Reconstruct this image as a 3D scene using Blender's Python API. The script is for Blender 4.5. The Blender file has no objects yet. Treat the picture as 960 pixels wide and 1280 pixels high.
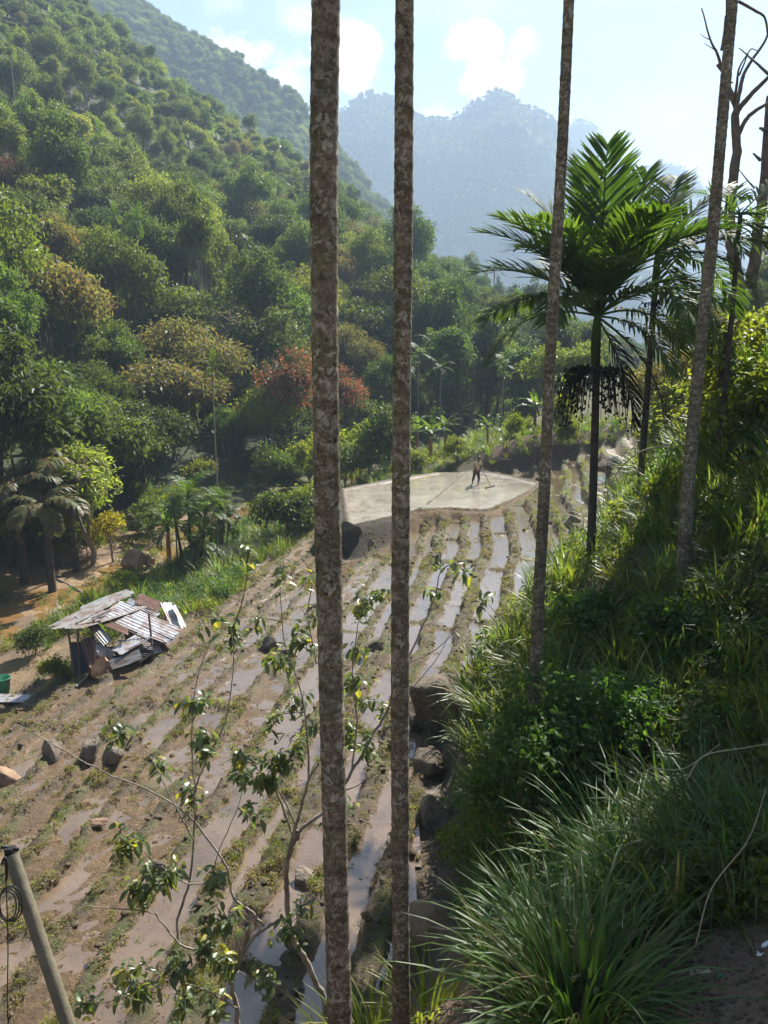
EXPOSURE = 1.55
HAZE = .00055
import bpy, math, random
import numpy as np
from mathutils import Vector, Matrix, Euler

rng = np.random.default_rng(11)
rad = math.radians
scene = bpy.context.scene
COL = scene.collection

# ------------------------------------------------------------------ camera model
PITCH = rad(12.4); FPX = 967.0; EYE = np.array([0.0, 0.0, 8.0])
CP, SP = math.cos(PITCH), math.sin(PITCH)
SUN_AZ, SUN_EL = rad(30.0), rad(44.0)

def ray(u, v):
    x = (u - 480.0) / FPX; y = (640.0 - v) / FPX
    return np.array([x, CP + y * SP, -SP + y * CP])

def at(u, v, Y):                      # world point seen at photo pixel (u, v) at distance Y ahead
    d = ray(u, v); return EYE + d * (Y / d[1])

def project(p):
    d = np.asarray(p, float) - EYE
    dep = d[1] * CP - d[2] * SP
    up = d[1] * SP + d[2] * CP
    return 480 + FPX * d[0] / dep, 640 - FPX * up / dep, dep

# ------------------------------------------------------------------ noise
def _h(ix, iy, seed):
    h = (ix.astype(np.int64) * 374761393 + iy.astype(np.int64) * 668265263 + seed * 1442695041) & 0xffffffff
    h = ((h ^ (h >> 13)) * 1274126177) & 0xffffffff
    return ((h ^ (h >> 16)) & 0xffff) / 65535.0

def vnoise(x, y, seed=0):
    x = np.asarray(x, float); y = np.asarray(y, float)
    ix = np.floor(x); iy = np.floor(y); fx = x - ix; fy = y - iy
    fx = fx * fx * (3 - 2 * fx); fy = fy * fy * (3 - 2 * fy)
    a = _h(ix, iy, seed); b = _h(ix + 1, iy, seed); c = _h(ix, iy + 1, seed); d = _h(ix + 1, iy + 1, seed)
    return (a * (1 - fx) + b * fx) * (1 - fy) + (c * (1 - fx) + d * fx) * fy

def fbm(x, y, o=4, seed=0):
    r = 0; a = 0.5; f = 1.0
    for i in range(o):
        r = r + a * (vnoise(x * f + 17.3 * i, y * f - 9.1 * i, seed + i) * 2 - 1); a *= 0.5; f *= 2.03
    return r

def sstep(a, b, x):
    t = np.clip((x - a) / (b - a), 0, 1); return t * t * (3 - 2 * t)

def polydist(x, y, pts):              # signed distance to a polyline, positive on its left side
    best = np.full(np.shape(x), 1e9); sg = np.ones(np.shape(x))
    for i in range(len(pts) - 1):
        ax, ay = pts[i]; bx, by = pts[i + 1]
        dx, dy = bx - ax, by - ay
        t = np.clip(((x - ax) * dx + (y - ay) * dy) / (dx * dx + dy * dy), 0, 1)
        d = np.hypot(x - ax - t * dx, y - ay - t * dy)
        c = dx * (y - ay) - dy * (x - ax)
        m = d < best - 1e-9
        best = np.where(m, d, best); sg = np.where(m, np.sign(c), sg)
    return best * sg

def polyinside(x, y, pts):            # signed distance to a closed polygon, positive inside
    best = np.full(np.shape(x), 1e9); ins = np.zeros(np.shape(x), bool)
    n = len(pts)
    for i in range(n):
        ax, ay = pts[i]; bx, by = pts[(i + 1) % n]
        dx, dy = bx - ax, by - ay
        t = np.clip(((x - ax) * dx + (y - ay) * dy) / (dx * dx + dy * dy), 0, 1)
        best = np.minimum(best, np.hypot(x - ax - t * dx, y - ay - t * dy))
        cr = ((ay > y) != (by > y)) & (x < (bx - ax) * (y - ay) / (by - ay + 1e-12) + ax)
        ins ^= cr
    return np.where(ins, best, -best)

# ------------------------------------------------------------------ terrain
FOOT = [(-30, -6), (-14, 1), (-8, 4), (-3.5, 6.3), (-1, 7.3), (0.2, 8.2), (0.8, 10), (1.2, 16), (4.0, 21.5), (6.9, 26),
        (11.2, 36), (16.2, 46), (25, 70), (45, 110), (90, 190), (150, 330), (300, 900)]
STREAM = [(-19, -30), (-17.5, 14), (-16.5, 22), (-15.5, 30), (-12.5, 38), (-10.5, 47), (-7.5, 54), (0, 64), (14, 84), (34, 115),
          (70, 190), (110, 300), (260, 900)]
A10 = rad(10.3)
def st(x, y):
    return x * math.cos(A10) - y * math.sin(A10), x * math.sin(A10) + y * math.cos(A10)

_rs = random.Random(5)
SB = [-17.0]
while SB[-1] < 13:
    SB.append(SB[-1] + _rs.uniform(0.72, 1.2) * (1.12 if SB[-1] < -9 else (1.15 if SB[-1] > -4 else 1.0)))
SB = np.array(SB)
HW = np.array([_rs.uniform(.12, .2) if s < -4 else _rs.uniform(.2, .3) for s in SB])
BH = np.array([_rs.uniform(.08, .17) if s < -4 else _rs.uniform(.12, .2) for s in SB])
XP = np.array([_rs.uniform(3.2, 7.5) for _ in range(len(SB) + 1)]); XO = np.array([_rs.uniform(0, 9) for _ in range(len(SB) + 1)])

def level(s):
    return np.where(s < 0, .15 * s, .1 * s + .03 * s * s) + np.where(s < -9, .16 * (s + 9), 0)

def flat0(u, v, z=0.0):
    d = ray(u, v); k = (z - 8.0) / d[2]; return (EYE + d * k)[:2]
BIGP = [tuple(flat0(*p)) for p in [(426, 612), (480, 602), (540, 592), (585, 585), (606, 590), (640, 596), (676, 604), (668, 613), (640, 628), (610, 640),
                                   (560, 637), (520, 640), (470, 652), (432, 662)]]

def strip_info(x, y):
    s, t = st(x, y)
    w = s + 0.45 * (vnoise(t * .13, s * .05, 3) - .5) * 2 + 0.14 * (vnoise(t * .55, s * .25, 4) - .5) * 2 + .10 * fbm(x * 1.7, y * 1.7, 2, 8) + .08 * fbm(x * 4.7, y * 4.7, 2, 18)
    k = np.clip(np.searchsorted(SB, w), 1, len(SB) - 1)
    lo, hi = SB[k - 1], SB[k]
    lev = level((lo + hi) / 2)
    return s, t, w, k, lo, hi, lev

def terrain(x, y, full=False):
    x = np.asarray(x, float); y = np.asarray(y, float)
    s, t, w, k, lo, hi, lev = strip_info(x, y)
    q = -polydist(x, y, FOOT); ds = polydist(x, y, STREAM)
    big = polyinside(x, y, BIGP)
    # terraces
    levL = level((np.where(k >= 2, SB[np.maximum(k - 2, 0)], lo - 1) + lo) / 2)
    levR = level((hi + SB[np.minimum(k + 1, len(SB) - 1)]) / 2)
    dlo, dhi = w - lo, hi - w
    nz = .75 + .5 * vnoise(t * .9, w * .7, 21)
    topl = np.maximum(lev, levL) + BH[k - 1] * nz; toph = np.maximum(lev, levR) + BH[k] * nz
    pl = 1 - sstep(HW[k - 1] * .6, HW[k - 1] * 1.1, dlo); ph = 1 - sstep(HW[k] * .6, HW[k] * 1.1, dhi)
    zf = np.maximum(lev + (topl - lev) * pl, lev + (toph - lev) * ph)
    bund = np.maximum(pl, ph)
    dt = np.abs(np.mod(t + XO[k] + .4 * vnoise(w * 2, t * .3, 9), XP[k]) - XP[k] / 2)
    pc = 1 - sstep(.08, .2, dt)
    zf = np.maximum(zf, lev + .09 * pc); bund = np.maximum(bund, pc * .8)
    soil = .05 * fbm(x * 1.1, y * 1.1, 3, 31) + .045 * fbm(x * 3.9, y * 3.9, 4, 37) + .03 * fbm(x * 9.5, y * 9.5, 2, 39)
    leftness = sstep(-2, -9, s)
    zf = zf + soil * (.3 + .6 * leftness) * (.4 + .6 * sstep(34, 22, t)) + bund * (.13 * fbm(x * 3.7, y * 3.7, 3, 41) + .06 * fbm(x * 11, y * 11, 2, 43))
    # the broad far paddy
    zb = np.where(big > .3, -.035 + .10 * fbm(x * .8, y * .8, 4, 51) + .03 * fbm(x * 5, y * 5, 3, 52), 0)
    rim = np.clip(1 - np.abs(big - .1 - .08 * (vnoise(x * 1.7, y * 1.7, 53) - .5)) / .17, 0, 1)
    zb = zb + (.07 + .08 * vnoise(x * 1.1, y * 1.1, 55)) * rim
    a = flat0(585, 590); b = flat0(522, 641)
    db = np.abs(polydist(x, y, [tuple(a), tuple(b)]))
    inner = (1 - sstep(.04, .17, db + .06 * (vnoise(x * 2, y * 2, 57) - .5))) * (big > 0)
    zb = zb + .07 * inner
    bm = sstep(-1.1, -.1, big)
    zf = zf * (1 - bm) + zb * bm
    bund = bund * (1 - bm) + np.maximum(rim, inner * .8) * bm
    # ground without terraces
    sc = np.clip(s, -14, 9)
    sm = level(sc) + .12 * fbm(x * .5, y * .5, 4, 61)
    bank = 1.3 * np.exp(-((x - 9.5) / 4.0) ** 2 - ((y - 50.2 - .15 * (x - 9)) / 1.7) ** 2) + .9 * sstep(47, 52, y) * sstep(-6, 2, x)
    sm = sm + bank
    fld = sstep(0.1, -.5, q) * sstep(48.2, 47.2, y - .12 * x) * sstep(3.0, 4.6, -ds)
    z = sm * (1 - fld) + zf * fld
    # stream channel and the far forested hill
    zs = -3.3 + .012 * (y - 30)
    right = sstep(2.2, 6.0, -ds)
    zc = zs + .16 * fbm(x * .8, y * .8, 4, 71) + .1 * np.abs(ds) * .3
    z = zc * (1 - right) + z * right
    dl = np.maximum(ds - 3.0, 0)
    hill = np.minimum(.15 * np.minimum(dl, 4) + .44 * np.maximum(dl - 4, 0) + .34 * np.maximum(dl - 60, 0), 160)
    hill = hill + sstep(6, 40, dl) * (7 * fbm(x * .02, y * .02, 3, 81)) + sstep(3, 12, dl) * .8 * fbm(x * .15, y * .15, 3, 83)
    hill = hill * (1 - .3 * sstep(-10, 60, x))
    hill = hill - .75 * np.maximum(y - 225, 0) * sstep(5, 40, dl)
    z = np.where(ds > 0, zc * (1 - sstep(2, 5, ds)) + (zs + hill) * sstep(2, 5, ds), z)
    # the near bank and the right hillside
    kq = 1.0 + .3 * sstep(9, 20, y)
    qq = np.maximum(q, 0)
    q1 = 2.2 + 3.2 * sstep(15, 25, y)
    sl = kq * (np.minimum(qq, q1) + .58 * np.clip(qq - q1, 0, 9 - q1) + .45 * np.maximum(qq - 9, 0)) + sstep(.3, 2, qq) * (.5 * fbm(x * .45, y * .45, 4, 91) + .12 * fbm(x * 2.2, y * 2.2, 3, 93))
    sl = sl * sstep(-.05, .5, qq)
    base = z * (1 - sstep(0, 3, q)) + 0 * q
    z = np.where(q > 0, base + sl, z)
    z = np.where((y < 3.2) & (q > 0), np.minimum(z, 6.4 - .25 * np.maximum(x - 4, 0) * 0), z)
    z = np.where(y > 260, z * np.clip(1 - (y - 260) / 120, 0, 1) - 6 * sstep(260, 380, y), z)
    if full:
        return z, dict(s=s, t=t, q=q, ds=ds, big=big, bund=bund, fld=fld, lev=lev, bm=bm, leftness=leftness, k=k)
    return z

def H(x, y):
    return float(terrain(np.array([x]), np.array([y]))[0])

def onground(u, Y):                   # ground point in the photo's column u at distance Y
    z = H(0, Y); x = 0
    for _ in range(12):
        x = (u - 480) / FPX * (Y * CP - (z - 8) * SP); z = H(x, Y)
    return np.array([x, Y, z])

def hitground(u, v):                  # where the sight line through (u, v) meets the ground
    d = ray(u, v); k = 2.0 * 1.0035 ** np.arange(1500)
    p = EYE + d * k[:, None]; below = p[:, 2] < terrain(p[:, 0], p[:, 1])
    return p[np.argmax(below)] if below.any() else p[-1]

# ------------------------------------------------------------------ mesh helpers
class MB:
    def __init__(self): self.V = []; self.F = []; self.n = 0
    def add(self, V, F, mi=0):
        V = np.asarray(V, float).reshape(-1, 3); F = np.asarray(F, int)
        self.V.append(V); self.F.append((F + self.n, mi)); self.n += len(V); return self
    def mesh(self, name, mats, smooth=False):
        V = np.concatenate(self.V) if self.V else np.zeros((0, 3))
        loops = []; starts = []; mi = []; pos = 0
        for F, m in self.F:
            if len(F) == 0: continue
            k = F.shape[1]; loops.append(F.ravel()); starts.append(pos + np.arange(len(F)) * k); mi.append(np.full(len(F), m)); pos += F.size
        me = bpy.data.meshes.new(name)
        me.vertices.add(len(V)); me.vertices.foreach_set('co', V.astype(np.float32).ravel())
        if pos:
            L = np.concatenate(loops); S = np.concatenate(starts); M = np.concatenate(mi)
            me.loops.add(len(L)); me.loops.foreach_set('vertex_index', L.astype(np.int32))
            me.polygons.add(len(S)); me.polygons.foreach_set('loop_start', S.astype(np.int32))
            me.polygons.foreach_set('material_index', M.astype(np.int32))
            me.polygons.foreach_set('use_smooth', np.full(len(S), smooth))
        me.update(calc_edges=True); me.validate()
        for m in (mats if isinstance(mats, (list, tuple)) else [mats]): me.materials.append(m)
        return me
    def build(self, name, mats, parent=None, smooth=False):
        o = bpy.data.objects.new(name, self.mesh(name, mats, smooth)); COL.objects.link(o)
        if parent is not None: o.parent = parent
        return o

def tag(o, label=None, cat=None, group=None, kind=None):
    if label: o['label'] = label
    if cat: o['category'] = cat
    if group: o['group'] = group
    if kind: o['kind'] = kind
    return o

def thing(name, label, cat, loc=(0, 0, 0), rz=0.0, group=None, scale=1.0):
    o = bpy.data.objects.new(name, None); COL.objects.link(o)
    o.location = tuple(float(a) for a in loc); o.rotation_euler = (0, 0, rz)
    o.scale = (scale,) * 3 if np.isscalar(scale) else tuple(scale); o.empty_display_size = .2
    return tag(o, label, cat, group)

def part(name, me, parent, loc=None, rot=None, scale=None):
    o = bpy.data.objects.new(name, me); COL.objects.link(o); o.parent = parent
    if loc is not None: o.location = tuple(loc)
    if rot is not None: o.rotation_euler = tuple(rot)
    if scale is not None: o.scale = (scale,) * 3 if np.isscalar(scale) else tuple(scale)
    return o

def norm(a):
    return a / np.maximum(np.linalg.norm(a, axis=-1, keepdims=True), 1e-9)

def tube(pts, r, n=8, cap=True, wob=0.0, seed=0):
    pts = np.asarray(pts, float); m = len(pts); r = np.broadcast_to(np.asarray(r, float), (m,))
    tg = norm(np.gradient(pts, axis=0))
    up = np.array([0, 0, 1.0]) if abs(tg[0, 2]) < .9 else np.array([1.0, 0, 0])
    a = np.zeros((m, 3)); prev = norm(np.cross(tg[0], up))
    for i in range(m):
        prev = prev - tg[i] * np.dot(prev, tg[i]); prev = prev / max(np.linalg.norm(prev), 1e-9); a[i] = prev
    b = np.cross(tg, a); th = np.arange(n) * 2 * np.pi / n
    rr = r[:, None] * np.ones((m, n))
    if wob: rr = rr * (1 + wob * (np.random.default_rng(seed).random((m, n)) - .5))
    V = pts[:, None] + rr[..., None] * (np.cos(th)[None, :, None] * a[:, None] + np.sin(th)[None, :, None] * b[:, None])
    i, j = np.meshgrid(np.arange(m - 1), np.arange(n), indexing='ij')
    F = np.stack([i * n + j, i * n + (j + 1) % n, (i + 1) * n + (j + 1) % n, (i + 1) * n + j], -1).reshape(-1, 4)
    return V.reshape(-1, 3), F

def caps(mb, pts, r, n, mi=0):
    pass

def smooth_path(pts, n=6):            # Catmull-Rom through the points
    p = np.asarray(pts, float)
    if len(p) < 3: return np.linspace(p[0], p[-1], n + 1)
    q = np.vstack([2 * p[0] - p[1], p, 2 * p[-1] - p[-2]]); out = []
    for i in range(1, len(q) - 2):
        for t in np.arange(n) / n:
            a, b, c, d = q[i - 1], q[i], q[i + 1], q[i + 2]
            out.append(.5 * (2 * b + (c - a) * t + (2 * a - 5 * b + 4 * c - d) * t * t + (3 * b - a - 3 * c + d) * t ** 3))
    out.append(p[-1]); return np.array(out)

def box(mb, c, size, R=None, mi=0):
    c = np.asarray(c, float); h = np.asarray(size, float) / 2
    V = np.array([[x, y, z] for x in (-1, 1) for y in (-1, 1) for z in (-1, 1)], float) * h
    if R is not None: V = V @ np.asarray(R).T
    F = [[0, 1, 3, 2], [4, 6, 7, 5], [0, 4, 5, 1], [2, 3, 7, 6], [0, 2, 6, 4], [1, 5, 7, 3]]
    mb.add(V + c, F, mi)

def leaf_kite(pos, d, nrm, L, W, fold=.2, droop=.0):   # two-triangle leaf folded along its rib
    n = len(pos); d = norm(d); side = norm(np.cross(d, nrm)); up = np.cross(side, d)
    L = np.broadcast_to(L, (n,))[:, None]; W = np.broadcast_to(W, (n,))[:, None]
    b = pos; l = pos + d * L * .45 + side * W * .5 + up * W * fold; r = pos + d * L * .45 - side * W * .5 + up * W * fold
    tip = pos + d * L - np.array([0, 0, 1.0]) * L * droop
    V = np.stack([b, l, tip, r], 1).reshape(-1, 3); i = np.arange(n)[:, None] * 4
    return V, np.concatenate([i + np.array([[0, 2, 1]]), i + np.array([[0, 3, 2]])])

def leaf_full(pos, d, nrm, L, W, fold=.18, droop=.15):  # longer outline: three stations on each side of the rib
    n = len(pos); d = norm(d); side = norm(np.cross(d, nrm)); up = np.cross(side, d)
    L = np.broadcast_to(L, (n,))[:, None]; W = np.broadcast_to(W, (n,))[:, None]; Z = np.array([0, 0, 1.0])
    st_ = [(0, 0), (.22, .36), (.5, .5), (.78, .34), (1, 0)]; V = []
    for t, w in st_:
        c = pos + d * L * t - Z * L * droop * t * t
        if w == 0: V += [c]
        else: V += [c, c + side * W * w + up * W * fold * w * 2, c - side * W * w + up * W * fold * w * 2]
    V = np.stack(V, 1).reshape(-1, 3); i = np.arange(n)[:, None] * 11
    T = [[0, 1, 2], [0, 3, 1], [10, 8, 7], [10, 7, 9]]; Q = [[1, 4, 5, 2], [4, 1, 3, 6], [4, 7, 8, 5], [7, 4, 6, 9]]
    return V, np.concatenate([i + np.array([a]) for a in T]), np.concatenate([i + np.array([a]) for a in Q])

def blades(base, az, L, W, th0, bend, seg=5, r=None):   # arching grass blades
    n = len(base); r = r or rng
    hd = np.stack([np.cos(az), np.sin(az), np.zeros(n)], -1); sd = np.stack([-np.sin(az), np.cos(az), np.zeros(n)], -1)
    p = base.copy(); V = []
    for i in range(seg + 1):
        f = i / seg
        wd = W * (1 - f) ** .7 * (.55 + .9 * min(f * 3, .5)) if i < seg else W * .03
        V += [p + sd * wd[:, None] * .5, p - sd * wd[:, None] * .5]
        th = th0 + bend * (f + .5 / seg) ** 1.4
        p = p + (hd * np.sin(th)[:, None] + np.array([0, 0, 1.0]) * np.cos(th)[:, None]) * (L / seg)[:, None]
    V = np.stack(V, 1).reshape(-1, 3); i = np.arange(n)[:, None] * (2 * seg + 2)
    F = np.concatenate([i + np.array([[2 * k, 2 * k + 1, 2 * k + 3, 2 * k + 2]]) for k in range(seg)])
    return V, F

def grid_mesh(X, Y, Z):
    m, n = X.shape; V = np.stack([X, Y, Z], -1).reshape(-1, 3)
    i, j = np.meshgrid(np.arange(m - 1), np.arange(n - 1), indexing='ij')
    F = np.stack([i * n + j, i * n + j + 1, (i + 1) * n + j + 1, (i + 1) * n + j], -1).reshape(-1, 4)
    return V, F

# ------------------------------------------------------------------ materials
def mat(name):
    m = bpy.data.materials.new(name); m.use_nodes = True; nt = m.node_tree; nt.nodes.clear()
    out = nt.nodes.new('ShaderNodeOutputMaterial'); return m, nt, out

def N(nt, t, **kw):
    n = nt.nodes.new(t)
    for k, v in kw.items():
        if k in ('operation', 'blend_type', 'data_type', 'attribute_name', 'noise_dimensions', 'feature', 'attribute_type', 'mode'): setattr(n, k, v)
        else: n.inputs[k].default_value = v
    return n

def mixc(nt, fac, a, b, blend='MIX'):
    n = nt.nodes.new('ShaderNodeMix'); n.data_type = 'RGBA'; n.blend_type = blend
    def put(sock, v):
        if isinstance(v, bpy.types.NodeSocket): nt.links.new(v, sock)
        else: sock.default_value = (*v, 1) if len(v) == 3 else v
    if isinstance(fac, bpy.types.NodeSocket): nt.links.new(fac, n.inputs[0])
    else: n.inputs[0].default_value = fac
    put(n.inputs[6], a); put(n.inputs[7], b); return n.outputs[2]

def mathn(nt, op, a, b=0.0, c=0.0):
    n = nt.nodes.new('ShaderNodeMath'); n.operation = op
    for i, v in enumerate((a, b, c)):
        if isinstance(v, bpy.types.NodeSocket): nt.links.new(v, n.inputs[i])
        else: n.inputs[i].default_value = v
    return n.outputs[0]

def ramp(nt, fac, stops):
    n = nt.nodes.new('ShaderNodeValToRGB'); cr = n.color_ramp
    while len(cr.elements) < len(stops): cr.elements.new(.5)
    for e, (p, c) in zip(cr.elements, stops): e.position = p; e.color = (*c, 1) if len(c) == 3 else (c[0],) * 3 + (1,)
    nt.links.new(fac, n.inputs[0]); return n.outputs[0]

def noise(nt, scale, detail=3, rough=.55, vec=None, dist=0.0):
    n = nt.nodes.new('ShaderNodeTexNoise'); n.inputs['Scale'].default_value = scale; n.inputs['Detail'].default_value = detail
    n.inputs['Roughness'].default_value = rough; n.inputs['Distortion'].default_value = dist
    if vec is None:
        tc = nt.nodes.new('ShaderNodeTexCoord'); vec = tc.outputs['Object']
    nt.links.new(vec, n.inputs['Vector']); return n.outputs['Fac']

def leaf_mat(name, a, b, third=None, trans=.40, rough=.5, spec=.28, objvar=.35, tcol=None):
    m, nt, out = mat(name); geo = nt.nodes.new('ShaderNodeNewGeometry'); oi = nt.nodes.new('ShaderNodeObjectInfo')
    c = mixc(nt, geo.outputs['Random Per Island'], a, b)
    if third is not None:
        k = mathn(nt, 'GREATER_THAN', mathn(nt, 'FRACT', mathn(nt, 'MULTIPLY', geo.outputs['Random Per Island'], 37.7)), 1 - third[1])
        c = mixc(nt, k, c, third[0])
    v = mathn(nt, 'MULTIPLY_ADD', oi.outputs['Random'], objvar * 2, 1 - objvar)
    hs = nt.nodes.new('ShaderNodeHueSaturation'); nt.links.new(c, hs.inputs['Color']); nt.links.new(v, hs.inputs['Value'])
    nt.links.new(mathn(nt, 'MULTIPLY_ADD', mathn(nt, 'FRACT', mathn(nt, 'MULTIPLY', oi.outputs['Random'], 7.31)), objvar * .1, .5 - objvar * .05), hs.inputs['Hue'])
    c = hs.outputs['Color']
    p = nt.nodes.new('ShaderNodeBsdfPrincipled'); nt.links.new(c, p.inputs['Base Color']); p.inputs['Roughness'].default_value = rough
    p.inputs['Specular IOR Level'].default_value = spec
    t = nt.nodes.new('ShaderNodeBsdfTranslucent')
    nt.links.new(mixc(nt, 1.0, c, tcol or (2.5, 2.5, 1.0), 'MULTIPLY'), t.inputs['Color'])
    mx = nt.nodes.new('ShaderNodeMixShader'); mx.inputs[0].default_value = trans
    nt.links.new(p.outputs[0], mx.inputs[1]); nt.links.new(t.outputs[0], mx.inputs[2]); nt.links.new(mx.outputs[0], out.inputs['Surface'])
    return m

def rough_mat(name, stops, scale=3, rough=.85, bump=.3, bscale=12, spec=.3, detail=5, dist=0.0):
    m, nt, out = mat(name); p = nt.nodes.new('ShaderNodeBsdfPrincipled')
    f = noise(nt, scale, detail, .6, dist=dist); nt.links.new(ramp(nt, f, stops), p.inputs['Base Color'])
    p.inputs['Roughness'].default_value = rough; p.inputs['Specular IOR Level'].default_value = spec
    if bump:
        b = nt.nodes.new('ShaderNodeBump'); b.inputs['Strength'].default_value = bump; b.inputs['Distance'].default_value = .05
        nt.links.new(noise(nt, bscale, 4), b.inputs['Height']); nt.links.new(b.outputs[0], p.inputs['Normal'])
    nt.links.new(p.outputs[0], out.inputs['Surface']); return m

M = {}
M['leaf_dark'] = leaf_mat('leaf_dark', (.042, .07, .02), (.09, .125, .034), trans=.36)
M['leaf_mid'] = leaf_mat('leaf_mid', (.06, .092, .024), (.115, .155, .04), trans=.36)
M['leaf_light'] = leaf_mat('leaf_light', (.10, .128, .03), (.17, .19, .048), trans=.47)
M['leaf_olive'] = leaf_mat('leaf_olive', (.09, .095, .038), (.155, .145, .062), ((.16, .10, .045), .18), trans=.36, objvar=.25)
M['leaf_orange'] = leaf_mat('leaf_orange', (.22, .075, .04), (.32, .13, .06), ((.08, .10, .03), .5), trans=.4, objvar=.15, tcol=(1.6, 1.3, 1.0))
M['leaf_yellow'] = leaf_mat('leaf_yellow', (.30, .26, .02), (.45, .38, .03), ((.12, .15, .02), .15), trans=.45, objvar=.1, tcol=(1.5, 1.5, .7))
M['leaf_vine'] = leaf_mat('leaf_vine', (.09, .12, .018), (.18, .20, .03), trans=.5, objvar=.2)
M['leaf_bush'] = leaf_mat('leaf_bush', (.03, .075, .014), (.065, .13, .025), trans=.42, objvar=.1)
M['leaf_guava'] = leaf_mat('leaf_guava', (.075, .105, .042), (.13, .16, .07), ((.28, .26, .05), .12), trans=.36, rough=.36, spec=.5, objvar=.1)
M['palm_leaf'] = leaf_mat('palm_leaf', (.034, .066, .013), (.065, .105, .022), trans=.44, rough=.6, spec=.3, objvar=.15, tcol=(2.6, 2.7, .8))
M['palm_far'] = leaf_mat('palm_far', (.035, .065, .014), (.075, .11, .022), trans=.42, rough=.5, spec=.3, objvar=.3)
M['banana_leaf'] = leaf_mat('banana_leaf', (.06, .10, .025), (.10, .15, .035), trans=.45, rough=.35, objvar=.2)
M['grass'] = leaf_mat('grass', (.06, .10, .018), (.12, .16, .036), ((.26, .21, .10), .06), trans=.46, rough=.4, spec=.45, objvar=.3)
M['grass_lush'] = leaf_mat('grass_lush', (.045, .10, .02), (.085, .15, .034), trans=.44, rough=.46, spec=.35, objvar=.15)
M['grass_bright'] = leaf_mat('grass_bright', (.10, .13, .02), (.19, .20, .035), trans=.5, rough=.45, objvar=.25)
M['straw'] = leaf_mat('straw', (.22, .165, .09), (.36, .28, .16), trans=.3, rough=.6, objvar=.2, tcol=(1.1, 1, .8))
M['weed'] = leaf_mat('weed', (.10, .10, .028), (.19, .175, .05), ((.22, .165, .085), .5), trans=.35, rough=.5, objvar=.25)
M['dead_frond'] = leaf_mat('dead_frond', (.018, .016, .010), (.035, .028, .016), trans=.15, objvar=.1, tcol=(1, .9, .7))
M['bark'] = rough_mat('bark', [(.3, (.06, .045, .032)), (.7, (.17, .14, .11))], 6, bump=.5, bscale=22)
M['bark_dark'] = rough_mat('bark_dark', [(.3, (.03, .025, .02)), (.7, (.09, .075, .06))], 6, bump=.5, bscale=22)
M['bark_pale'] = rough_mat('bark_pale', [(.3, (.16, .13, .10)), (.7, (.34, .30, .25))], 9, bump=.3, bscale=30)
M['bark_dead'] = rough_mat('bark_dead', [(.3, (.09, .06, .05)), (.7, (.22, .16, .13))], 5, bump=.4, bscale=18)
M['rock'] = rough_mat('rock', [(.25, (.09, .07, .05)), (.5, (.19, .155, .12)), (.75, (.30, .25, .19))], 6, .85, .9, 16, dist=.9)
M['rock_dark'] = rough_mat('rock_dark', [(.25, (.055, .042, .03)), (.5, (.13, .102, .075)), (.68, (.19, .155, .115)), (.85, (.28, .235, .175))], 6, .85, .9, 16, dist=.9)
M['rock_orange'] = rough_mat('rock_orange', [(.25, (.16, .095, .055)), (.55, (.30, .20, .13)), (.8, (.40, .29, .21))], 2.4, .8, .5, 8, dist=.6)
M['rock_pink'] = rough_mat('rock_pink', [(.25, (.20, .12, .09)), (.55, (.36, .25, .20)), (.8, (.45, .34, .29))], 1.6, .8, .4, 8, dist=.6)
M['wood'] = rough_mat('wood', [(.3, (.10, .075, .05)), (.7, (.24, .19, .14))], 8, bump=.3, bscale=30)
M['post'] = rough_mat('post', [(.3, (.13, .115, .075)), (.7, (.20, .18, .125))], 14, .7, .15, 40)
M['black'] = rough_mat('black', [(.3, (.012, .012, .013)), (.7, (.03, .03, .03))], 8, .5, 0)
M['pale_wood'] = rough_mat('pale_wood', [(.3, (.34, .26, .17)), (.7, (.5, .41, .29))], 20, .7, .1)
M['white_plastic'] = rough_mat('white_plastic', [(.3, (.62, .62, .64)), (.7, (.78, .78, .8))], 6, .5, .1)
M['green_plastic'] = rough_mat('green_plastic', [(.3, (.02, .12, .07)), (.7, (.03, .2, .1))], 6, .4, 0)
M['blue_tarp'] = rough_mat('blue_tarp', [(.3, (.035, .045, .08)), (.7, (.07, .08, .13))], 4, .5, .2)
M['orange_bag'] = rough_mat('orange_bag', [(.3, (.45, .20, .08)), (.7, (.62, .36, .2))], 5, .6, .2)
M['skin'] = rough_mat('skin', [(.3, (.09, .05, .032)), (.7, (.13, .075, .05))], 8, .55, 0)
M['shirt'] = rough_mat('shirt', [(.3, (.34, .25, .16)), (.7, (.46, .36, .25))], 12, .85, .2)
M['trousers'] = rough_mat('trousers', [(.3, (.02, .02, .025)), (.7, (.04, .04, .045))], 12, .85, .2)
M['hair'] = rough_mat('hair', [(.3, (.01, .008, .007)), (.7, (.03, .025, .02))], 30, .6, .2)

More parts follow.
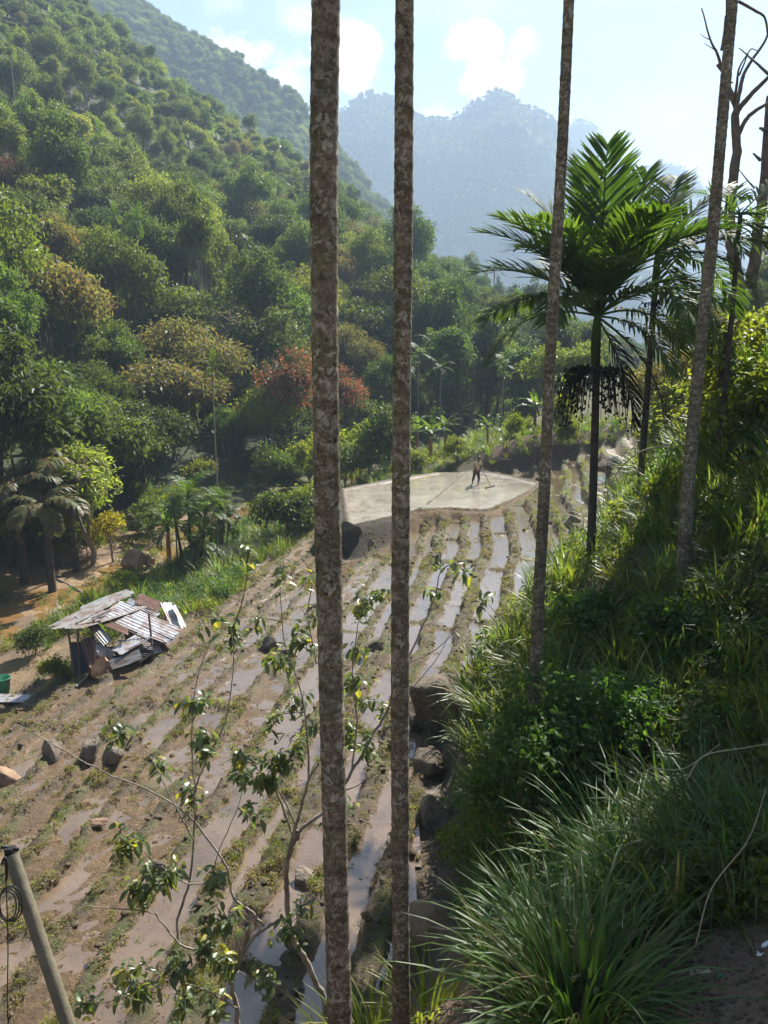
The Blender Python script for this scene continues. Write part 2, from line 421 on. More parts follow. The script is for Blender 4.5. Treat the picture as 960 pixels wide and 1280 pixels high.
def areca_bark():
    m, nt, out = mat('areca_bark'); p = nt.nodes.new('ShaderNodeBsdfPrincipled'); tc = nt.nodes.new('ShaderNodeTexCoord')
    o = tc.outputs['Object']
    base = ramp(nt, noise(nt, 26, 5, .65, o), [(.32, (.07, .053, .038)), (.55, (.185, .145, .10)), (.75, (.31, .255, .185))])
    moss = ramp(nt, noise(nt, 7, 4, .6, o), [(.45, (0,)), (.62, (1,))])
    base = mixc(nt, mathn(nt, 'MULTIPLY', moss, .55), base, (.12, .115, .05))
    l1 = ramp(nt, noise(nt, 19, 3, .6, o, .8), [(.53, (0,)), (.58, (1,))])
    l1 = mathn(nt, 'MULTIPLY', l1, ramp(nt, noise(nt, 3.1, 2, .5, o), [(.36, (0.1,)), (.6, (1,))]))
    base = mixc(nt, mathn(nt, 'MULTIPLY', l1, .85), base, (.42, .39, .31))
    l2 = ramp(nt, noise(nt, 55, 2, .5, o, .4), [(.6, (0,)), (.66, (1,))])
    base = mixc(nt, mathn(nt, 'MULTIPLY', l2, .55), base, (.42, .39, .31))
    big_ = ramp(nt, noise(nt, 1.6, 3, .6, o), [(.35, (.62,)), (.65, (1.25,))])
    base = mixc(nt, 1.0, base, big_, 'MULTIPLY')
    l3 = ramp(nt, noise(nt, 33, 3, .6, o, .5), [(.60, (0,)), (.66, (1,))])
    base = mixc(nt, mathn(nt, 'MULTIPLY', l3, .8), base, (.025, .02, .014))
    rg = N(nt, 'ShaderNodeAttribute', attribute_name='ring'); rgn = mathn(nt, 'MULTIPLY', rg.outputs['Fac'], ramp(nt, noise(nt, 9, 3, .6, o), [(.3, (.25,)), (.6, (1,))]))
    base = mixc(nt, mathn(nt, 'MULTIPLY', rgn, .45), base, (.05, .038, .028))
    nt.links.new(base, p.inputs['Base Color']); p.inputs['Roughness'].default_value = .9; p.inputs['Specular IOR Level'].default_value = .2
    b = nt.nodes.new('ShaderNodeBump'); b.inputs['Strength'].default_value = .7; b.inputs['Distance'].default_value = .012
    nt.links.new(noise(nt, 40, 5, .65, o), b.inputs['Height']); nt.links.new(b.outputs[0], p.inputs['Normal'])
    nt.links.new(p.outputs[0], out.inputs['Surface']); return m
M['areca_bark'] = areca_bark()

def sheet_mat(name, a, b, rust, amt):
    m, nt, out = mat(name); p = nt.nodes.new('ShaderNodeBsdfPrincipled')
    c = ramp(nt, noise(nt, 3, 5, .6), [(.3, a), (.7, b)])
    r = ramp(nt, noise(nt, 2.3, 5, .7, dist=.6), [(.62 - amt * .35, (0,)), (.75 - amt * .3, (1,))])
    c = mixc(nt, mathn(nt, 'MULTIPLY', r, .85), c, rust)
    nt.links.new(c, p.inputs['Base Color']); p.inputs['Roughness'].default_value = .42; p.inputs['Metallic'].default_value = .35
    nt.links.new(p.outputs[0], out.inputs['Surface']); return m
M['sheet'] = sheet_mat('sheet', (.42, .42, .43), (.58, .58, .6), (.26, .155, .105), .5)
M['sheet_dull'] = sheet_mat('sheet_dull', (.24, .25, .25), (.36, .36, .35), (.2, .125, .085), .55)
M['sheet_rust'] = sheet_mat('sheet_rust', (.2, .12, .09), (.3, .19, .15), (.15, .07, .045), .7)

def ground_mat():
    m, nt, out = mat('ground'); p = nt.nodes.new('ShaderNodeBsdfPrincipled')
    at_ = N(nt, 'ShaderNodeAttribute', attribute_name='tone'); wt = N(nt, 'ShaderNodeAttribute', attribute_name='wet')
    tc = nt.nodes.new('ShaderNodeTexCoord'); o = tc.outputs['Object']
    f = ramp(nt, noise(nt, 6, 8, .78, o), [(.25, (.4,)), (.5, (1.0,)), (.78, (1.8,))])
    c = mixc(nt, 1.0, at_.outputs['Color'], f, 'MULTIPLY')
    sp = ramp(nt, noise(nt, 38, 3, .6, o), [(.62, (0,)), (.7, (1,))])
    c = mixc(nt, mathn(nt, 'MULTIPLY', sp, .35), c, (.30, .25, .19))
    nt.links.new(c, p.inputs['Base Color'])
    nt.links.new(mathn(nt, 'MULTIPLY_ADD', wt.outputs['Fac'], -.5, .92), p.inputs['Roughness'])
    b = nt.nodes.new('ShaderNodeBump'); b.inputs['Strength'].default_value = 1.0; b.inputs['Distance'].default_value = .1
    nt.links.new(noise(nt, 13, 7, .75, o), b.inputs['Height']); nt.links.new(b.outputs[0], p.inputs['Normal'])
    nt.links.new(p.outputs[0], out.inputs['Surface']); return m
M['ground'] = ground_mat()

def water_mat(name, col, rough=.1, bump=.12, scale=6):
    m, nt, out = mat(name); p = nt.nodes.new('ShaderNodeBsdfPrincipled'); tc = nt.nodes.new('ShaderNodeTexCoord'); o = tc.outputs['Object']
    c = ramp(nt, noise(nt, .7, 6, .68, o, .8), [(.3, tuple(.6 * a * k for a, k in zip(col, (1, .92, .8)))), (.5, col), (.7, tuple(1.3 * a for a in col))])
    nt.links.new(c, p.inputs['Base Color'])
    nt.links.new(mathn(nt, 'MULTIPLY_ADD', noise(nt, 1.2, 3, .6, o), rough * 1.6, rough * .3), p.inputs['Roughness'])
    p.inputs['IOR'].default_value = 1.5; p.inputs['Coat Weight'].default_value = 1.0; p.inputs['Coat Roughness'].default_value = .09; p.inputs['Coat IOR'].default_value = 1.5; p.inputs['Specular IOR Level'].default_value = .5
    b = nt.nodes.new('ShaderNodeBump'); b.inputs['Strength'].default_value = bump; b.inputs['Distance'].default_value = .04
    nt.links.new(noise(nt, scale, 4, .6, o), b.inputs['Height']); nt.links.new(b.outputs[0], p.inputs['Normal'])
    nt.links.new(p.outputs[0], out.inputs['Surface']); return m
M['water'] = water_mat('water', (.145, .098, .06), .15, .36, 9)
M['silt_sheen_water'] = water_mat('silt_sheen_water', (.43, .375, .32), .14, .34, 5)  # silty tone paled further, painting the bright sky reflection into the colour
M['stream'] = water_mat('stream', (.26, .15, .06), .12, .25, 5)
# ------------------------------------------------------------------ camera, sun, sky
cam = bpy.data.cameras.new('camera'); cam.sensor_fit = 'VERTICAL'; cam.sensor_height = 24.0; cam.lens = FPX / 1280 * 24.0
cam.clip_start = .05; cam.clip_end = 6000
co = bpy.data.objects.new('camera', cam); COL.objects.link(co); co.location = EYE; co.rotation_euler = (math.pi / 2 - PITCH, 0, 0)
scene.camera = co
SUN = np.array([math.sin(SUN_AZ) * math.cos(SUN_EL), math.cos(SUN_AZ) * math.cos(SUN_EL), math.sin(SUN_EL)])
sl = bpy.data.lights.new('sun', 'SUN'); sl.energy = 5.0; sl.angle = rad(.53); sl.color = (1.0, .95, .86)
so = bpy.data.objects.new('sun', sl); COL.objects.link(so); so.rotation_euler = Vector(-SUN).to_track_quat('-Z', 'Y').to_euler()

world = bpy.data.worlds.new('World'); scene.world = world; world.use_nodes = True
nt = world.node_tree; nt.nodes.clear()
wo = nt.nodes.new('ShaderNodeOutputWorld'); bg = nt.nodes.new('ShaderNodeBackground'); bg.inputs['Strength'].default_value = .05
sky = nt.nodes.new('ShaderNodeTexSky'); sky.sky_type = 'NISHITA'; sky.sun_disc = False; sky.sun_elevation = SUN_EL; sky.sun_rotation = SUN_AZ
sky.air_density = 1.25; sky.dust_density = .9; sky.ozone_density = 2.0; sky.altitude = 600
tc = nt.nodes.new('ShaderNodeTexCoord'); dirv = tc.outputs['Generated']
def vmath(op, a, b=None):
    n = nt.nodes.new('ShaderNodeVectorMath'); n.operation = op
    for i, v in enumerate((a, b)):
        if v is None: continue
        if isinstance(v, bpy.types.NodeSocket): nt.links.new(v, n.inputs[i])
        else: n.inputs[i].default_value = v
    return n
def cloud(u, v, ru, rv, soft, amp, nscale, thr=0.0):
    c = ray(u, v); c = c / np.linalg.norm(c); r = norm(np.cross(c, [0, 0, 1.0])); up = np.cross(r, c)
    e = vmath('DOT_PRODUCT', dirv, tuple(r)).outputs['Value']; f = vmath('DOT_PRODUCT', dirv, tuple(up)).outputs['Value']
    e = mathn(nt, 'MULTIPLY', e, FPX / ru); f = mathn(nt, 'MULTIPLY', f, FPX / rv)
    d = mathn(nt, 'SQRT', mathn(nt, 'ADD', mathn(nt, 'MULTIPLY', e, e), mathn(nt, 'MULTIPLY', f, f)))
    nz = mathn(nt, 'ADD', mathn(nt, 'MULTIPLY', noise(nt, nscale * .6, 3, .5, dirv, .2), .5), mathn(nt, 'MULTIPLY', noise(nt, nscale * 2.4, 6, .7, dirv, .4), .5))
    d = mathn(nt, 'ADD', d, mathn(nt, 'MULTIPLY_ADD', nz, -amp * 2.1, amp * 1.05))
    x = mathn(nt, 'DIVIDE', mathn(nt, 'SUBTRACT', 1.0, d), soft)
    n = nt.nodes.new('ShaderNodeClamp'); nt.links.new(x, n.inputs[0])
    front = mathn(nt, 'GREATER_THAN', vmath('DOT_PRODUCT', dirv, tuple(c)).outputs['Value'], .3)
    return mathn(nt, 'MULTIPLY', n.outputs[0], front)
CL = [(300, 74, 62, 26, .3, 1.9, 13, 1.0), (355, 108, 46, 25, .3, 1.7, 14, 1.0), (436, 66, 40, 30, .35, 2.1, 13, .9), (375, 24, 34, 18, .7, 2.2, 14, .8), (285, 6, 30, 14, .9, 2.2, 15, .5),
      (600, 56, 34, 22, .28, 1.7, 14, 1.0), (608, 104, 34, 32, .3, 1.8, 14, 1.0), (655, 52, 20, 16, .6, 1.4, 16, .8), (545, 145, 40, 16, .6, 1.6, 12, .8),
      (830, 150, 150, 46, 1.3, 1.6, 6, .45), (905, 215, 110, 50, 1.3, 1.5, 6, .5), (620, 10, 160, 18, 1.4, 2.0, 7, .35), (760, 60, 120, 30, 1.5, 2.0, 7, .2)]
acc = None
for (u, v, ru, rv, soft, amp, ns, st_) in CL:
    k = mathn(nt, 'MULTIPLY', cloud(u, v, ru, rv, soft, amp, ns), st_)
    acc = k if acc is None else mathn(nt, 'MAXIMUM', acc, k)
wide = ramp(nt, noise(nt, 2.2, 5, .6, dirv, .4), [(.52, (0,)), (.8, (.5,))])   # broken cloud over the rest of the sky
shade = mathn(nt, 'MULTIPLY_ADD', noise(nt, 16, 4, .6, dirv), 7.0, 5.0)
cc = vmath('SCALE', (1.0, .99, .97)); nt.links.new(shade, cc.inputs['Scale'])
fac = mathn(nt, 'MAXIMUM', acc, mathn(nt, 'MULTIPLY', wide, .35))
nt.links.new(mixc(nt, fac, sky.outputs['Color'], cc.outputs[0]), bg.inputs['Color'])
nt.links.new(bg.outputs[0], wo.inputs['Surface'])

scene.view_settings.view_transform = 'Standard'; scene.view_settings.look = 'None'; scene.view_settings.gamma = 1
scene.view_settings.exposure = EXPOSURE; scene.view_settings.use_curve_mapping = False
scene.render.engine = 'CYCLES'
cy = scene.cycles; cy.use_denoising = True
try: cy.denoiser = 'OPENIMAGEDENOISE'
except Exception: pass
cy.max_bounces = 5; cy.diffuse_bounces = 4; cy.glossy_bounces = 2; cy.transmission_bounces = 2; cy.volume_bounces = 1; cy.transparent_max_bounces = 4
cy.caustics_reflective = False; cy.caustics_refractive = False; cy.sample_clamp_indirect = 6; cy.use_adaptive_sampling = True; cy.adaptive_threshold = .02

# ------------------------------------------------------------------ the ground as one sheet
def axis(lo, hi, step, far_lo, far_hi, g=1.09):
    a = list(np.arange(lo, hi, step)); s = step; x = a[-1]
    while x < far_hi: s *= g; x += s; a.append(x)
    s = step; x = a[0]; b = []
    while x > far_lo: s *= g; x -= s; b.append(x)
    return np.array(b[::-1] + a)
gx = axis(-17.5, 13, .085, -800, 1500); gy = axis(4, 53, .11, -40, 2700)
GX, GY = np.meshgrid(gx, gy, indexing='ij')
GZ, G = terrain(GX, GY, True)
def mixa(a, b, m): return a * (1 - m[..., None]) + np.array(b) * m[..., None]
tone = np.zeros(GX.shape + (3,)) + np.array((.085, .062, .038))
n1 = fbm(GX * .6, GY * .6, 4, 101); n2 = fbm(GX * 2.1, GY * 2.1, 3, 103)
tone = mixa(tone, (.15, .096, .052), G['fld'])
tone = mixa(tone, (.19, .12, .062), G['fld'] * sstep(-.05, .35, n1) * .6)
bcol = np.zeros_like(tone) + np.array((.10, .073, .045)); bcol = mixa(bcol, (.085, .095, .028), sstep(-.15, .25, n2 + .4 * n1)); bcol = mixa(bcol, (.16, .12, .07), sstep(.1, .4, fbm(GX * 3.3, GY * 3.3, 3, 107)) * .6)
bcol = mixa(bcol, (.055, .042, .027), G['bm'] * .8)  # rim of the broad paddy darkened: its shadow is put into the colour
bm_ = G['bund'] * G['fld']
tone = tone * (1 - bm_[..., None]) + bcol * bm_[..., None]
mud = sstep(9, 4.5, np.abs(G['ds'] + 1.0)) * (1 - G['fld'])
mud = mud * sstep(60, 48, GY)
tone = mixa(tone, (.27, .175, .085), mud); tone = mixa(tone, (.16, .10, .055), mud * sstep(-.1, .3, n1 + .4 * n2))
forest = sstep(4, 7, G['ds']); tone = mixa(tone, (.048, .06, .02), forest)
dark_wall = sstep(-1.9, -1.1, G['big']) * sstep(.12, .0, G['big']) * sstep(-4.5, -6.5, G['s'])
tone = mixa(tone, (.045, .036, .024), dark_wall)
near = sstep(0, .8, G['q']); tone = mixa(tone, (.23, .155, .11), near)
tone = mixa(tone, (.07, .075, .028), near * sstep(7, 10, GY + 1.2 * GX * 0))
grow = sstep(47.5, 50, GY) * (1 - forest) * (1 - near); tone = mixa(tone, (.10, .105, .03), grow * .7)
tone = mixa(tone, (.12, .07, .05), sstep(.35, .9, 1.3 * np.exp(-((GX - 9.5) / 4.0) ** 2 - ((GY - 49.6 - .15 * (GX - 9)) / 1.6) ** 2)))
wet = np.clip(G['fld'] * (1 - G['bund'] * .8) + mud * .6, 0, 1) * (1 - sstep(-2.2, -1.4, G['big']) * sstep(.2, .0, G['big']))
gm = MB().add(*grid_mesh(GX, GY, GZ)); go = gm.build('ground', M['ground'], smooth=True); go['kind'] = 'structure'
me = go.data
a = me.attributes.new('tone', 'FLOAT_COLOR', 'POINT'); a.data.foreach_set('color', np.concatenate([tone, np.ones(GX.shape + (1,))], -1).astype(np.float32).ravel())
a = me.attributes.new('wet', 'FLOAT', 'POINT'); a.data.foreach_set('value', wet.astype(np.float32).ravel())

# water standing on the terraces: one sheet, level inside every strip
wx = np.arange(-17, 13, .11); wy = np.arange(5, 49, .16)
WX, WY = np.meshgrid(wx, wy, indexing='ij'); s, t, w, k, lo, hi, lev = strip_info(WX, WY)
off = np.array([_rs.uniform(-.012, .028) for _ in range(len(SB) + 1)])
woff = off[k] - .006 + .042 * sstep(-8, -2, s) + .02 * sstep(.5, 3, s) - .012 * sstep(22, 12, WY) * sstep(-2, -6, s)
big = polyinside(WX, WY, BIGP); q = -polydist(WX, WY, FOOT); ds = polydist(WX, WY, STREAM)
WZ = np.where(big > -.05, .0, lev + woff)
gz, Gw = terrain(WX, WY, True)
ok = (Gw['fld'] > .6) & (q < -.1) & ((big > 0) | (big < -.2) | (gz < WZ + .3))
V, F = grid_mesh(WX, WY, WZ)
fl = ok.ravel()[F].all(1) & (np.abs(WZ.ravel()[F].max(1) - WZ.ravel()[F].min(1)) < .6)
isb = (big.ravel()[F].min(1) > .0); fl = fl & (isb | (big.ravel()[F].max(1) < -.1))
wo_ = MB().add(V, F[fl & ~isb]).build('paddy_water', M['water'], smooth=False); wo_['kind'] = 'structure'
wo_ = MB().add(V, F[fl & isb]).build('paddy_water', M['silt_sheen_water'], smooth=False); wo_['kind'] = 'structure'

# shallow stream on its orange bed
ps = smooth_path(np.array([(x, y, 0) for x, y in STREAM if -10 < y < 200]), 14)
tg = norm(np.gradient(ps, axis=0)); nr = np.stack([-tg[:, 1], tg[:, 0], 0 * tg[:, 0]], -1)
offs = np.linspace(-3.2, 2.6, 14); S = ps[:, None] + nr[:, None] * offs[None, :, None]
so_ = MB().add(*grid_mesh(S[..., 0], S[..., 1], -3.3 + .012 * (S[..., 1] - 30) + .03)).build('stream', M['stream'], smooth=True); so_['kind'] = 'structure'

# ------------------------------------------------------------------ far mountains
def mountain(name, crest, Y, depth, base, material, seed, rough=1.0, step=3.0, lean=.0):
    pts = np.array([at(u, v, Y) for u, v in crest]); X = np.arange(pts[0, 0], pts[-1, 0], step)
    zc = np.interp(X, pts[:, 0], pts[:, 2]) + rough * (2.2 * fbm(X * 35.0 / Y, X * 0 + seed, 4, seed) + 1.6 * fbm(X * 175.0 / Y, X * 0, 3, seed + 1))
    T = np.concatenate([np.linspace(-1, 0, 60), np.linspace(0, 1, 20)[1:]])
    XX, TT = np.meshgrid(X, T, indexing='ij')
    YY = Y + TT * depth + depth * .12 * fbm(XX * 8.0 / Y, TT * 1.5, 4, seed + 2) * (np.abs(TT) > .001) * np.minimum(np.abs(TT) * 6, 1)
    pr = np.where(TT < 0, (1 + TT) ** 1.0, (1 - TT)); pr = np.clip(pr + .07 * np.sin(pr * 3.1416) * fbm(XX * 14.0 / Y, TT * 4, 4, seed + 3) * 2, 0, 1)
    ZZ = base + (zc[:, None] - base) * pr + rough * 2.5 * fbm(XX * .09, YY * .09, 3, seed + 4) * (1 - np.abs(TT) * .3) * (np.abs(TT) > .01)
    o = MB().add(*grid_mesh(XX, YY, ZZ)).build(name, material, smooth=True); o['kind'] = 'structure'
    return X, zc
M['far_wood'] = rough_mat('far_wood', [(.3, (.012, .018, .008)), (.5, (.03, .042, .016)), (.72, (.06, .072, .03))], .12, .95, 1.0, .5, .1, 8)
M['far_wood_fine'] = rough_mat('far_wood_fine', [(.3, (.02, .032, .012)), (.5, (.05, .07, .024)), (.72, (.10, .115, .05))], .25, .95, 1.0, .9, .1, 8)
MID = [(60, -60), (140, 0), (200, 40), (240, 66), (262, 74), (283, 86), (300, 98), (318, 112), (345, 130), (365, 138), (392, 172), (430, 215), (470, 262), (520, 330), (600, 430)]
FAR = [(250, 120), (330, 150), (392, 150), (420, 142), (445, 130), (465, 121), (490, 128), (520, 150), (560, 152), (580, 140), (598, 131), (612, 119), (628, 116), (640, 122), (652, 134), (672, 140), (690, 150),
       (706, 175), (722, 205), (745, 250), (775, 300), (820, 370), (900, 470)]
RIGHT = [(560, 300), (640, 190), (690, 162), (728, 153), (742, 160), (765, 188), (790, 212), (808, 210), (824, 203), (846, 207), (866, 218), (884, 240), (900, 268), (930, 300), (1000, 350), (1100, 420)]
mid_c = mountain('hill', MID, 520, 250, -20, M['far_wood_fine'], 201, 1.6, 2.5)
far_c = mountain('mountain', FAR, 1300, 480, -40, M['far_wood'], 211, 2.4, 4.0)
right_c = mountain('mountain', RIGHT, 1800, 500, -60, M['far_wood'], 221, 2.0, 6.0)

# ------------------------------------------------------------------ the air
def haze_box(x0, x1, y0, y1, z0, z1, dens):
    mb = MB(); box(mb, ((x0 + x1) / 2, (y0 + y1) / 2, (z0 + z1) / 2), (x1 - x0, y1 - y0, z1 - z0))
    m, nt, out = mat('haze'); pv = nt.nodes.new('ShaderNodeVolumePrincipled'); pv.inputs['Color'].default_value = (.60, .77, 1.0, 1)
    pv.inputs['Density'].default_value = dens; pv.inputs['Anisotropy'].default_value = .1
    nt.links.new(pv.outputs[0], out.inputs['Volume'])
    o = mb.build('haze', m); o['kind'] = 'stuff'; return o
zmin = min(float(GZ.min()), -40); 
haze_box(-810, 1520, -45, 2720, zmin - 30, 440, HAZE)
# ------------------------------------------------------------------ plant shapes
def crown_mb(seed, rx, rz, zc, nl, nleaf, L, W, lr=.42, droop=.35, low=-.35, flat=1.0, full=False, mb=None, mi=0, centers=None, sky=.45):
    g = np.random.default_rng(seed); mb = mb or MB()
    if centers is None:
        d = norm(g.normal(size=(nl, 3))); d[:, 2] = np.where(d[:, 2] < low, -d[:, 2] * .4, d[:, 2])
        rr = g.uniform(.35, .82, nl)[:, None]; centers = d * rr * np.array([rx, rx, rz]) + np.array([0, 0, zc])
        centers[0] = (0, 0, zc + rz * .3)
    nl = len(centers); lrad = lr * min(rx, rz * 1.3) * g.uniform(.6, 1.35, nl)
    pr = lrad ** 2 / (lrad ** 2).sum(); k = g.choice(nl, nleaf, p=pr)
    n = norm(g.normal(size=(nleaf, 3))); n[:, 2] = np.where(n[:, 2] < -.45, -n[:, 2], n[:, 2])
    sub = norm(g.normal(size=(nl, 9, 3)))                      # small tufts inside each clump
    j = g.integers(0, 9, nleaf); n = norm(n + sub[k, j] * g.uniform(.3, 2.2, nleaf)[:, None])
    rr = lrad[k] * np.clip(g.normal(.85, .24, nleaf), .2, 1.45)
    pos = centers[k] + n * rr[:, None] * np.array([1, 1, .8 * flat])
    dv = norm(n * .5 + g.normal(size=(nleaf, 3)) * .8 - np.array([0, 0, droop])); nn = norm(n * .6 + np.array([0, 0, sky]) + g.normal(size=(nleaf, 3)) * .45)
    s = g.uniform(.65, 1.3, nleaf)
    if full:
        V, T, Q = leaf_full(pos, dv, nn, L * s, W * s); mb.add(V, T, mi); mb.n -= len(V); mb.F.append((Q + mb.n, mi)); mb.n += len(V)
    else:
        V, F = leaf_kite(pos, dv, nn, L * s, W * s, .18, .12); mb.add(V, F, mi)
    return mb, centers

def trunk_mb(seed, h, r0, centers, mb=None, mi=0, lean=.04, limbs=9, n=7, fork=.45):
    g = np.random.default_rng(seed + 77); mb = mb or MB()
    top = centers[np.argmax(centers[:, 2])] * np.array([.4, .4, 1])
    zs = np.linspace(-.4, 1, 9); pts = np.stack([top[0] * np.maximum(zs, 0) ** 1.5 + g.normal(0, lean * h * .25, 9), top[1] * np.maximum(zs, 0) ** 1.5 + g.normal(0, lean * h * .25, 9), zs * top[2] * .92], 1)
    pts[0, 2] = -.5; pts[:2, :2] = 0
    rr = r0 * (1 - .78 * np.linspace(0, 1, 9)); rr[0] *= 1.35; rr[1] *= 1.15
    mb.add(*tube(smooth_path(pts, 3), np.interp(np.linspace(0, 1, 25), np.linspace(0, 1, 9), rr), n), mi)
    for c in centers[g.permutation(len(centers))[:limbs]]:
        f = np.clip((c[2] / max(top[2], .1)) * g.uniform(.45, .8), .2, .85); i = f * 8
        b = np.array([np.interp(f, np.linspace(0, 1, 9), pts[:, a]) for a in range(3)])
        mid = (b + c) / 2 + np.array([0, 0, -.06 * h]) + g.normal(0, .03 * h, 3)
        r = np.interp(f, np.linspace(0, 1, 9), rr) * .55
        mb.add(*tube(smooth_path([b, mid, c], 4), np.linspace(r, r * .22, 9), 5), mi)
    return mb

def frond_mb(seed, length, e0, bend, nl=34, ll=.55, lw=.045, droop=.5, mb=None, twist=0.0, seg=3, vee=.35, start=.18, fw=.55):
    # a feather frond growing along +X from the origin, starting at elevation e0 and bending down by 'bend'
    g = np.random.default_rng(seed); mb = mb or MB(); m = 16
    f = np.linspace(0, 1, m + 1); th = e0 - bend * f ** 1.3
    p = np.zeros((m + 1, 3)); 
    for i in range(m): p[i + 1] = p[i] + length / m * np.array([math.cos(th[i]), twist * f[i], math.sin(th[i])])
    mb.add(*tube(p, np.linspace(.022, .004, m + 1) * length / 2, 5), 0)
    tl = np.repeat(np.linspace(start, .985, nl), 2); sd = np.tile([1.0, -1.0], nl); tl = np.clip(tl + g.normal(0, .008, 2 * nl), start * .8, .99)
    b = np.stack([np.interp(tl, f, p[:, a]) for a in range(3)], 1); an = np.interp(tl, f, th)
    tx = np.stack([np.cos(an), 0 * an, np.sin(an)], 1); ux = np.stack([-np.sin(an), 0 * an, np.cos(an)], 1)
    fwd = fw + .5 * tl + g.normal(0, .1, 2 * nl)
    d = norm(tx * fwd[:, None] + np.array([0, 1.0, 0]) * sd[:, None] + ux * (vee + g.normal(0, .16, 2 * nl))[:, None])
    Ls = ll * length / 2 * (np.sin(np.pi * np.clip((tl - start) / (1 - start) * .8 + .16, 0, 1)) ** .6) * g.uniform(.88, 1.1, 2 * nl) + .05
    wn = norm(np.cross(d, ux)); V = []; q = b.copy(); dd = d.copy()
    for i in range(seg + 1):
        w = lw * length / 2 * [.5, 1.0, .9, .12][i] if seg == 3 else lw * (1 - i / seg)
        V += [q + wn * w * .5, q - wn * w * .5]
        q = q + dd * (Ls / seg)[:, None]; dd = norm(dd - np.array([0, 0, 1.0]) * (droop * (.5 + .5 * (i + 1) / seg)) * (Ls / Ls.max())[:, None])
    V = np.stack(V, 1).reshape(-1, 3); i = np.arange(2 * nl)[:, None] * (2 * seg + 2)
    F = np.concatenate([i + np.array([[2 * k, 2 * k + 1, 2 * k + 3, 2 * k + 2]]) for k in range(seg)])
    mb.add(V, F, 1); return mb

def xf(mb_src, mb, rz=0, loc=(0, 0, 0), rx=0.0, s=1.0, mi_map=None):     # copy one builder's shape into another
    V = np.concatenate(mb_src.V) * s; Rm = np.array(Euler((rx, 0, rz)).to_matrix()); V = V @ Rm.T + np.array(loc)
    n0 = mb.n; mb.V.append(V)
    for F, m in mb_src.F: mb.F.append((F + n0, m if mi_map is None else mi_map[m]))
    mb.n += len(V)

def palm_crown_mb(seed, n, length, zc, nl=16, e=(75, -15), bend=1.1, lw=.07, mb=None, mis=(0, 1)):
    g = np.random.default_rng(seed); mb = mb or MB()
    for i in range(n):
        f = i / (n - 1); el = rad(e[0] + (e[1] - e[0]) * f)
        fr = frond_mb(seed * 31 + i, length * g.uniform(.8, 1.1), el, bend * g.uniform(.7, 1.3), nl, .6, lw, .55)
        xf(fr, mb, rz=i * 2.4 + g.normal(0, .2), loc=(0, 0, zc), mi_map={0: mis[0], 1: mis[1]})
    return mb

def paddle_mb(seed, L, W, e0, bend, mb, mi=0, tear=True):               # banana leaf blade along +X
    g = np.random.default_rng(seed); m = 12; f = np.linspace(0, 1, m + 1); th = e0 - bend * f ** 1.2
    p = np.zeros((m + 1, 3))
    for i in range(m): p[i + 1] = p[i] + L / m * np.array([math.cos(th[i]), 0, math.sin(th[i])])
    w = W * np.where(f < .2, .04 + f * 1.2, np.sin(np.pi * np.clip(.18 + .82 * f, 0, 1)) ** .55 * .75); w[-1] = .01
    up = np.stack([-np.sin(th), 0 * th, np.cos(th)], 1)
    for sgn in (1, -1):
        for i in range(2, m):
            if tear and g.random() < .15: continue
            a = i; b = i + 1; dz = g.normal(0, .12) if tear else 0
            e1 = p[a] + np.array([0, sgn * w[a], 0]) + up[a] * w[a] * (.25 + dz); e2 = p[b] + np.array([0, sgn * w[b], 0]) + up[b] * w[b] * (.25 + dz)
            mb.add(np.array([p[a], p[b], e2, e1]), [[0, 1, 2, 3]] if sgn > 0 else [[3, 2, 1, 0]], mi)
    mb.add(*tube(p, np.linspace(.035, .008, m + 1) * L / 2, 5), mi)

def banana_mb(seed, h, n=8, L=1.9, W=.32):
    g = np.random.default_rng(seed); lm = MB(); sm = MB()
    sm.add(*tube([[0, 0, -.3], [0.02, 0, h * .5], [0, .03, h]], [.14, .12, .07], 8))
    for i in range(n):
        t = MB(); paddle_mb(seed * 13 + i, L * g.uniform(.75, 1.1), W, rad(80 - 70 * i / (n - 1)), g.uniform(.8, 1.5), t)
        xf(t, lm, rz=i * 2.4 + g.normal(0, .3), loc=(0, 0, h * .95))
    return lm, sm

# mesh data shared by the copies: KIND -> [(crown mesh, trunk mesh, height, radius)]
KIND = {}
def tree_kind(key, leaf, bark, specs):
    KIND[key] = []
    for i, (seed, h, rx, rz, nl, nleaf, L, W, kw) in enumerate(specs):
        zc = h - rz * .92; cm, cen = crown_mb(seed, rx, rz, zc, nl, nleaf, L, W, **kw)
        tm = trunk_mb(seed, h, .028 * h ** .9, cen)
        KIND[key].append((cm.mesh('crown_' + key, M[leaf]), tm.mesh('trunk_' + key, M[bark], True), h, rx))
tree_kind('dark', 'leaf_dark', 'bark_dark', [(1, 11, 4.2, 4.6, 38, 9500, .38, .17, dict(lr=.30)), (2, 12, 3.3, 5.4, 34, 8500, .38, .17, dict(lr=.34)), (3, 9, 4.6, 3.2, 40, 8500, .36, .17, dict(lr=.28, flat=.8))])
tree_kind('mid', 'leaf_mid', 'bark', [(4, 10, 4.0, 4.2, 36, 8500, .36, .16, dict(lr=.30)), (5, 12, 3.8, 5.4, 44, 9000, .38, .16, dict(lr=.28)), (6, 8, 4.2, 2.6, 34, 7500, .34, .16, dict(lr=.28, flat=.75))])
tree_kind('light', 'leaf_light', 'bark_pale', [(7, 9, 3.2, 3.6, 18, 5500, .36, .15, dict(lr=.28)), (8, 10, 3.4, 4.2, 22, 5500, .36, .15, dict(lr=.34)), ])
tree_kind('olive', 'leaf_olive', 'bark', [(9, 8.5, 3.9, 2.9, 22, 6000, .34, .13, dict(lr=.34)), (10, 7.5, 4.3, 2.5, 24, 6000, .34, .13, dict(lr=.32))])
